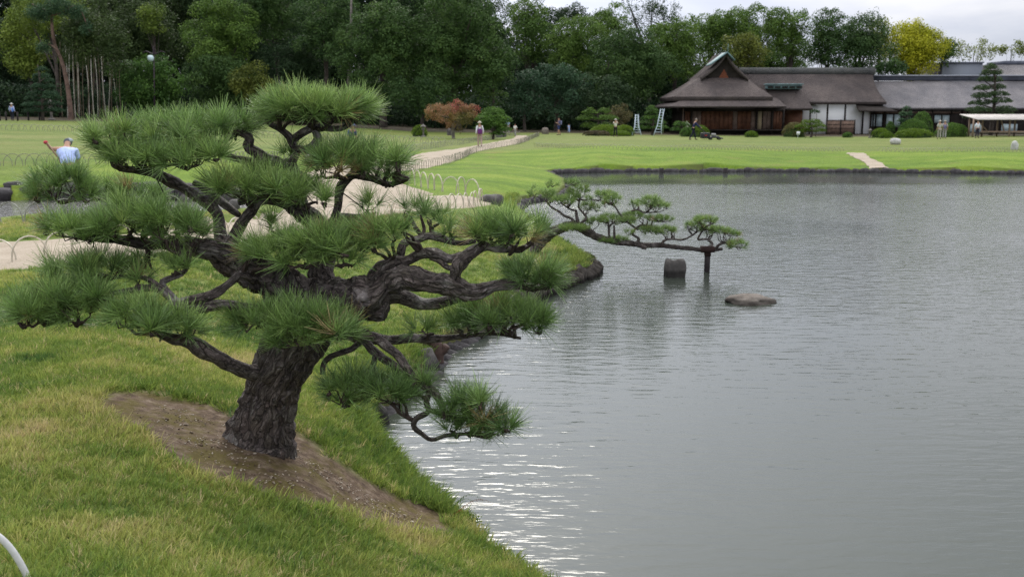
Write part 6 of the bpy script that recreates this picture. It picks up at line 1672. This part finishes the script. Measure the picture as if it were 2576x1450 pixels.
# the man bending over with a tool by the stream, seen from behind
bf = W(172, 460, 23.4); bf[2] = float(ground([bf[0]], [bf[1]])[0])
yb = 23.4
def B(px, py, dy=0.0): return W(px, py, yb+dy)-bf
root = thing('person', 'gardener in light blue T-shirt bending over a tool at the stream bank, seen from behind', 'person', bf)
hips = B(170, 418, .05)
J = dict(pel=hips, sp=B(172, 398, .18), ch=B(166, 380, .36), ne=B(168, 366, .52), hd=B(170, 360, .62), ht=B(172, 357, .74),
         sl=B(141, 375, .36), el=B(128, 372+2, .30), wl=B(119, 362, .28), hL=B(115, 358, .28), sr=B(190, 380, .38), er=B(196, 402, .45), wr=B(185, 420, .62), hR=B(180, 426, .66))
hh = hips[2]
J.update(hl=hips+[-.1, 0, -.06], hr=hips+[.1, 0, -.06], kl=hips*[1, 1, .5]+[-.15, .12, 0], kr=hips*[1, 1, .5]+[.15, .10, 0], al=np.array([hips[0]-.17, hips[1]-.02, .08]), ar=np.array([hips[0]+.17, hips[1]-.02, .08]),
         tl=np.array([hips[0]-.18, hips[1]+.14, .03]), tr=np.array([hips[0]+.19, hips[1]+.14, .03]))
def sk2(name, chain, rad, mat, r0):
    names = []; E = []
    for ch in chain:
        for q in ch:
            if q not in names: names.append(q)
        E += [(names.index(a), names.index(b)) for a, b in zip(ch, ch[1:])]
    return skin_obj(name, [J[q] for q in names], E, [rad[q] for q in names], root, (0, 0, 0), mat, 2, names.index(r0))
sk2('body', [['pel', 'sp', 'ch', 'ne', 'hd', 'ht'], ['pel', 'hl', 'kl', 'al', 'tl'], ['pel', 'hr', 'kr', 'ar', 'tr'], ['ch', 'sl', 'el', 'wl', 'hL'], ['ch', 'sr', 'er', 'wr', 'hR']],
    dict(pel=(.13, .11), sp=(.12, .10), ch=(.15, .10), ne=.055, hd=(.085, .09), ht=(.075, .08), hl=.09, hr=.09, kl=.06, kr=.06, al=.042, ar=.042, tl=.035, tr=.035, sl=.06, el=.042, wl=.032, hL=.04, sr=.06, er=.042, wr=.032, hR=.04), SKIN, 'pel')
sk2('shirt', [['pel', 'sp', 'ch'], ['ch', 'sl'], ['ch', 'sr', 'er']], dict(pel=(.19, .15), sp=(.185, .14), ch=(.19, .13), sl=.085, sr=.095, er=.075), cloth((.42, .52, .86)), 'pel')
sk2('trousers', [['pel', 'hl', 'kl', 'al'], ['pel', 'hr', 'kr', 'ar']], dict(pel=(.17, .13), hl=.11, hr=.11, kl=.08, kr=.08, al=.06, ar=.06), cloth((.05, .06, .10)), 'pel')
ball('hair', (J['hd']+J['ht'])/2+[0, .0, .01], (.095, .11, .10), root, cloth((.10, .11, .13)), sub=3)
ball('cap', (J['hd']+J['ht'])/2+[0.01, .03, .035], (.10, .115, .075), root, cloth((.30, .34, .38)), half=True, sub=3)
ball('glove', J['hL'], (.055, .05, .045), root, cloth((.42, .05, .07)), sub=2)
for s_ in 'lr': ball('shoe', (J['a'+s_]+J['t'+s_])/2*[1, 1, 0]+[0, .02, .05], (.055, .14, .05), root, cloth((.03, .03, .03)), sub=2)
tp_ = bf+J['hL']
tool = thing('garden_tool', 'long wooden tool handle held by the bending gardener', 'tool', tp_)
o = put('handle', MB().tube([np.array([0, 0, 0.03]), (W(150, 402, yb+.1)-tp_), (W(163, 440, yb+.0)-tp_)], [.018, .018, .016], 7).mesh('handle'), tool, None, plain('tool_wood', (.16, .10, .06))); o.location = (0, 0, 0)
o = put('blade', MB().box(W(164, 446, yb)-tp_, (.26, .03, .12)).mesh('blade'), tool, None, M_GRY); o.location = (0, 0, 0)

# old stump-like support at the water's edge below the right boughs
sp = hit(1108, 905); sp = WZ(1100, 918, 0.0)
root = thing('timber_support', 'rough reddish timber support in the water under the right boughs', 'post', sp)
M_RT = bark_material('old_timber', (0.03, .02, .018), (.085, .055, .045), (.15, .11, .095), 1.2)
for pts_, r_ in (([(1102,935),(1100,900),(1098,872),(1085,850)], .075), ([(1062,880),(1085,888),(1110,885),(1124,868)], .045), ([(1062,880),(1072,862),(1095,848)], .035)):
    Yd = sp[1]*1.0
    mb = MB().tube(*catmull([W(a, b, Yd) for a, b in pts_], [r_*1.1]+[r_]*(len(pts_)-1), 18), 10, True, amp=.3, freq=14)
    me = mb.mesh('timber', True); me.transform(Matrix.Translation(-Vector(sp))); put('timber', me, root, sp, M_RT)

# tall grass, weeds and a fern hanging over the near bank
def blades(name, label, pts, hgt, wid, seed, mat, lean=(0, 0), protos=None, tint=.4):
    rg = np.random.default_rng(seed); P = np.array(pts); n = len(P)
    d = rg.normal(0, .25, (n, 3))+[lean[0], lean[1], 1]
    o = scatter(name, protos or TALL, P, eul_from_dir(d, rg.uniform(0, 6, n)), hgt*rg.uniform(.6, 1.2, n), tint+rg.normal(0, .12, n), mat, seed=seed)
    return tag(o, label, 'grass', kind='stuff')
TALL = [grass_tuft(300+k, n=16, h=1.0, rad=.22, w=.055, lean=.7) for k in range(4)]
rg = np.random.default_rng(44); pts = []
for k in range(900):
    i = rg.uniform(4.4, 9.9); i0_ = int(i); p = SHORE[i0_]*(1-(i-i0_))+SHORE[i0_+1]*(i-i0_)
    t = SHORE[i0_+1]-SHORE[i0_]; t /= np.linalg.norm(t); nrm = np.array([-t[1], t[0]])
    o_ = abs(rg.normal(0, .13)); q = p+nrm*o_
    if fbm(np.array([[q[0]*3, q[1]*3, 0]]), 2, 7)[0] < .40: continue
    pts.append((q[0], q[1], float(ground([q[0]], [q[1]])[0])))
blades('bank_grass', 'longer lush grass hanging over the near water edge', pts, .11, 1, 5, M_GRASS, (.35, -.1), tint=.30)
pts = []
for k in range(1500):
    i = rg.uniform(9.5, 27); i0_ = int(i); p = SHORE[i0_]*(1-(i-i0_))+SHORE[i0_+1]*(i-i0_)
    t = SHORE[i0_+1]-SHORE[i0_]; t /= np.linalg.norm(t); nrm = np.array([-t[1], t[0]]); q = p+nrm*(.14+abs(rg.normal(0, .12)))
    pts.append((q[0], q[1], float(ground([q[0]], [q[1]])[0])))
blades('bank_grass', 'grass fringe above the stone edging of the headland', pts, .13, 1, 6, M_GRASS, (.2, -.1), tint=.42)
# fern and weeds at the foot of the soil bank
M_FERN = leaf_mat('weed_leaves', [(.03, .08, .012), (.07, .15, .02), (.13, .20, .03), (.30, .11, .05)], trans=.3)
for k, (px, py, Ln, ti, lab) in enumerate([(1128,1278,.20,.5,'green fern frond at the water edge'),(1140,1262,.22,.45,'upper green fern frond over the water'),(1150,1270,.20,.98,'brown withered fern frond at the water edge')]):
    b0 = WZ(px-10, py+18, .10); rgf = np.random.default_rng(k)
    P, D, S, T = [], [], [], []
    for q in range(22):
        t = q/21; c = b0+np.array([.22*t*(1 if k != 2 else 1.25), -.03*k, .13*sin(t*2.3)-.02*t])
        for sgn in (-1, 1):
            P.append(c); D.append((.35, sgn*1.0, -.25)); S.append(.045*(1-t*.75)); T.append(ti)
    lf = [strips(np.zeros((1, 3)), np.array([[0, 0, 1.0]]), np.array([1.0]), np.array([.34]), np.array([[.1, 0, -.1]]), np.random.default_rng(1), .2, 2)]*4
    root = thing('fern', lab, 'plant', b0)
    o = scatter('leaflets', lf, np.array(P), eul_from_dir(np.array(D, float), rgf.uniform(0, 1, len(P))), np.array(S), np.array(T), M_FERN, root, b0, seed=k); o['kind'] = 'stuff'
rg = np.random.default_rng(8)
pts = [(*(WZ(1165+rg.normal(0, 16), 1300+rg.normal(0, 10), .06)[:2]), .04) for k in range(70)]
o = scatter('water_weeds', LEAVES, np.array(pts), rg.uniform(0, 6, (70, 3)), rg.uniform(.025, .05, 70), rg.uniform(.2, .7, 70), M_FERN, seed=2)
tag(o, 'little leafy weeds creeping into the water below the fern', 'weeds', kind='stuff')
# litter of bark chips and pebbles on the bare soil
rg = np.random.default_rng(21); P = []
lo, hi = SOIL.min(0), SOIL.max(0)
xs = rg.uniform(lo[0], hi[0], 6500); ys = rg.uniform(lo[1], hi[1], 6500)
ok = poly_sd(xs, ys, SOIL) < -.03; xs, ys = xs[ok], ys[ok]
w_ = fbm(np.stack([xs*4, ys*4, 0*xs], -1), 2, 61); ok = rg.uniform(size=len(xs)) < np.clip((w_-.3)*2.2, .1, 1); xs, ys = xs[ok], ys[ok]
zs = ground(xs, ys)-.026
me_ = [stone_mesh('chip', 400+k, (1, .7, .35), 0, .3) for k in range(4)]
pr = []
for m_ in me_:
    V = np.zeros(len(m_.vertices)*3); m_.vertices.foreach_get('co', V); Fq = np.array([list(p.vertices) for p in m_.polygons]); pr.append((V.reshape(-1, 3), [Fq])); bpy.data.meshes.remove(m_)
M_CHIP = leaf_mat('chips', [(.07, .05, .035), (.19, .14, .10), (.36, .30, .24), (.55, .50, .43)], trans=0, spec=.1, rough=.9)
n = len(xs)
o = scatter('soil_litter', pr, np.stack([xs, ys, zs], -1), np.stack([rg.normal(0, .3, n), rg.normal(0, .3, n), rg.uniform(0, 6, n)], -1), rg.uniform(.003, .009, n)*np.where(rg.uniform(size=n) < .03, 2.2, 1), rg.uniform(0, 1, n), M_CHIP, seed=9)
tag(o, 'bark chips and small pebbles scattered on the bare soil round the trunk', 'litter', kind='stuff')
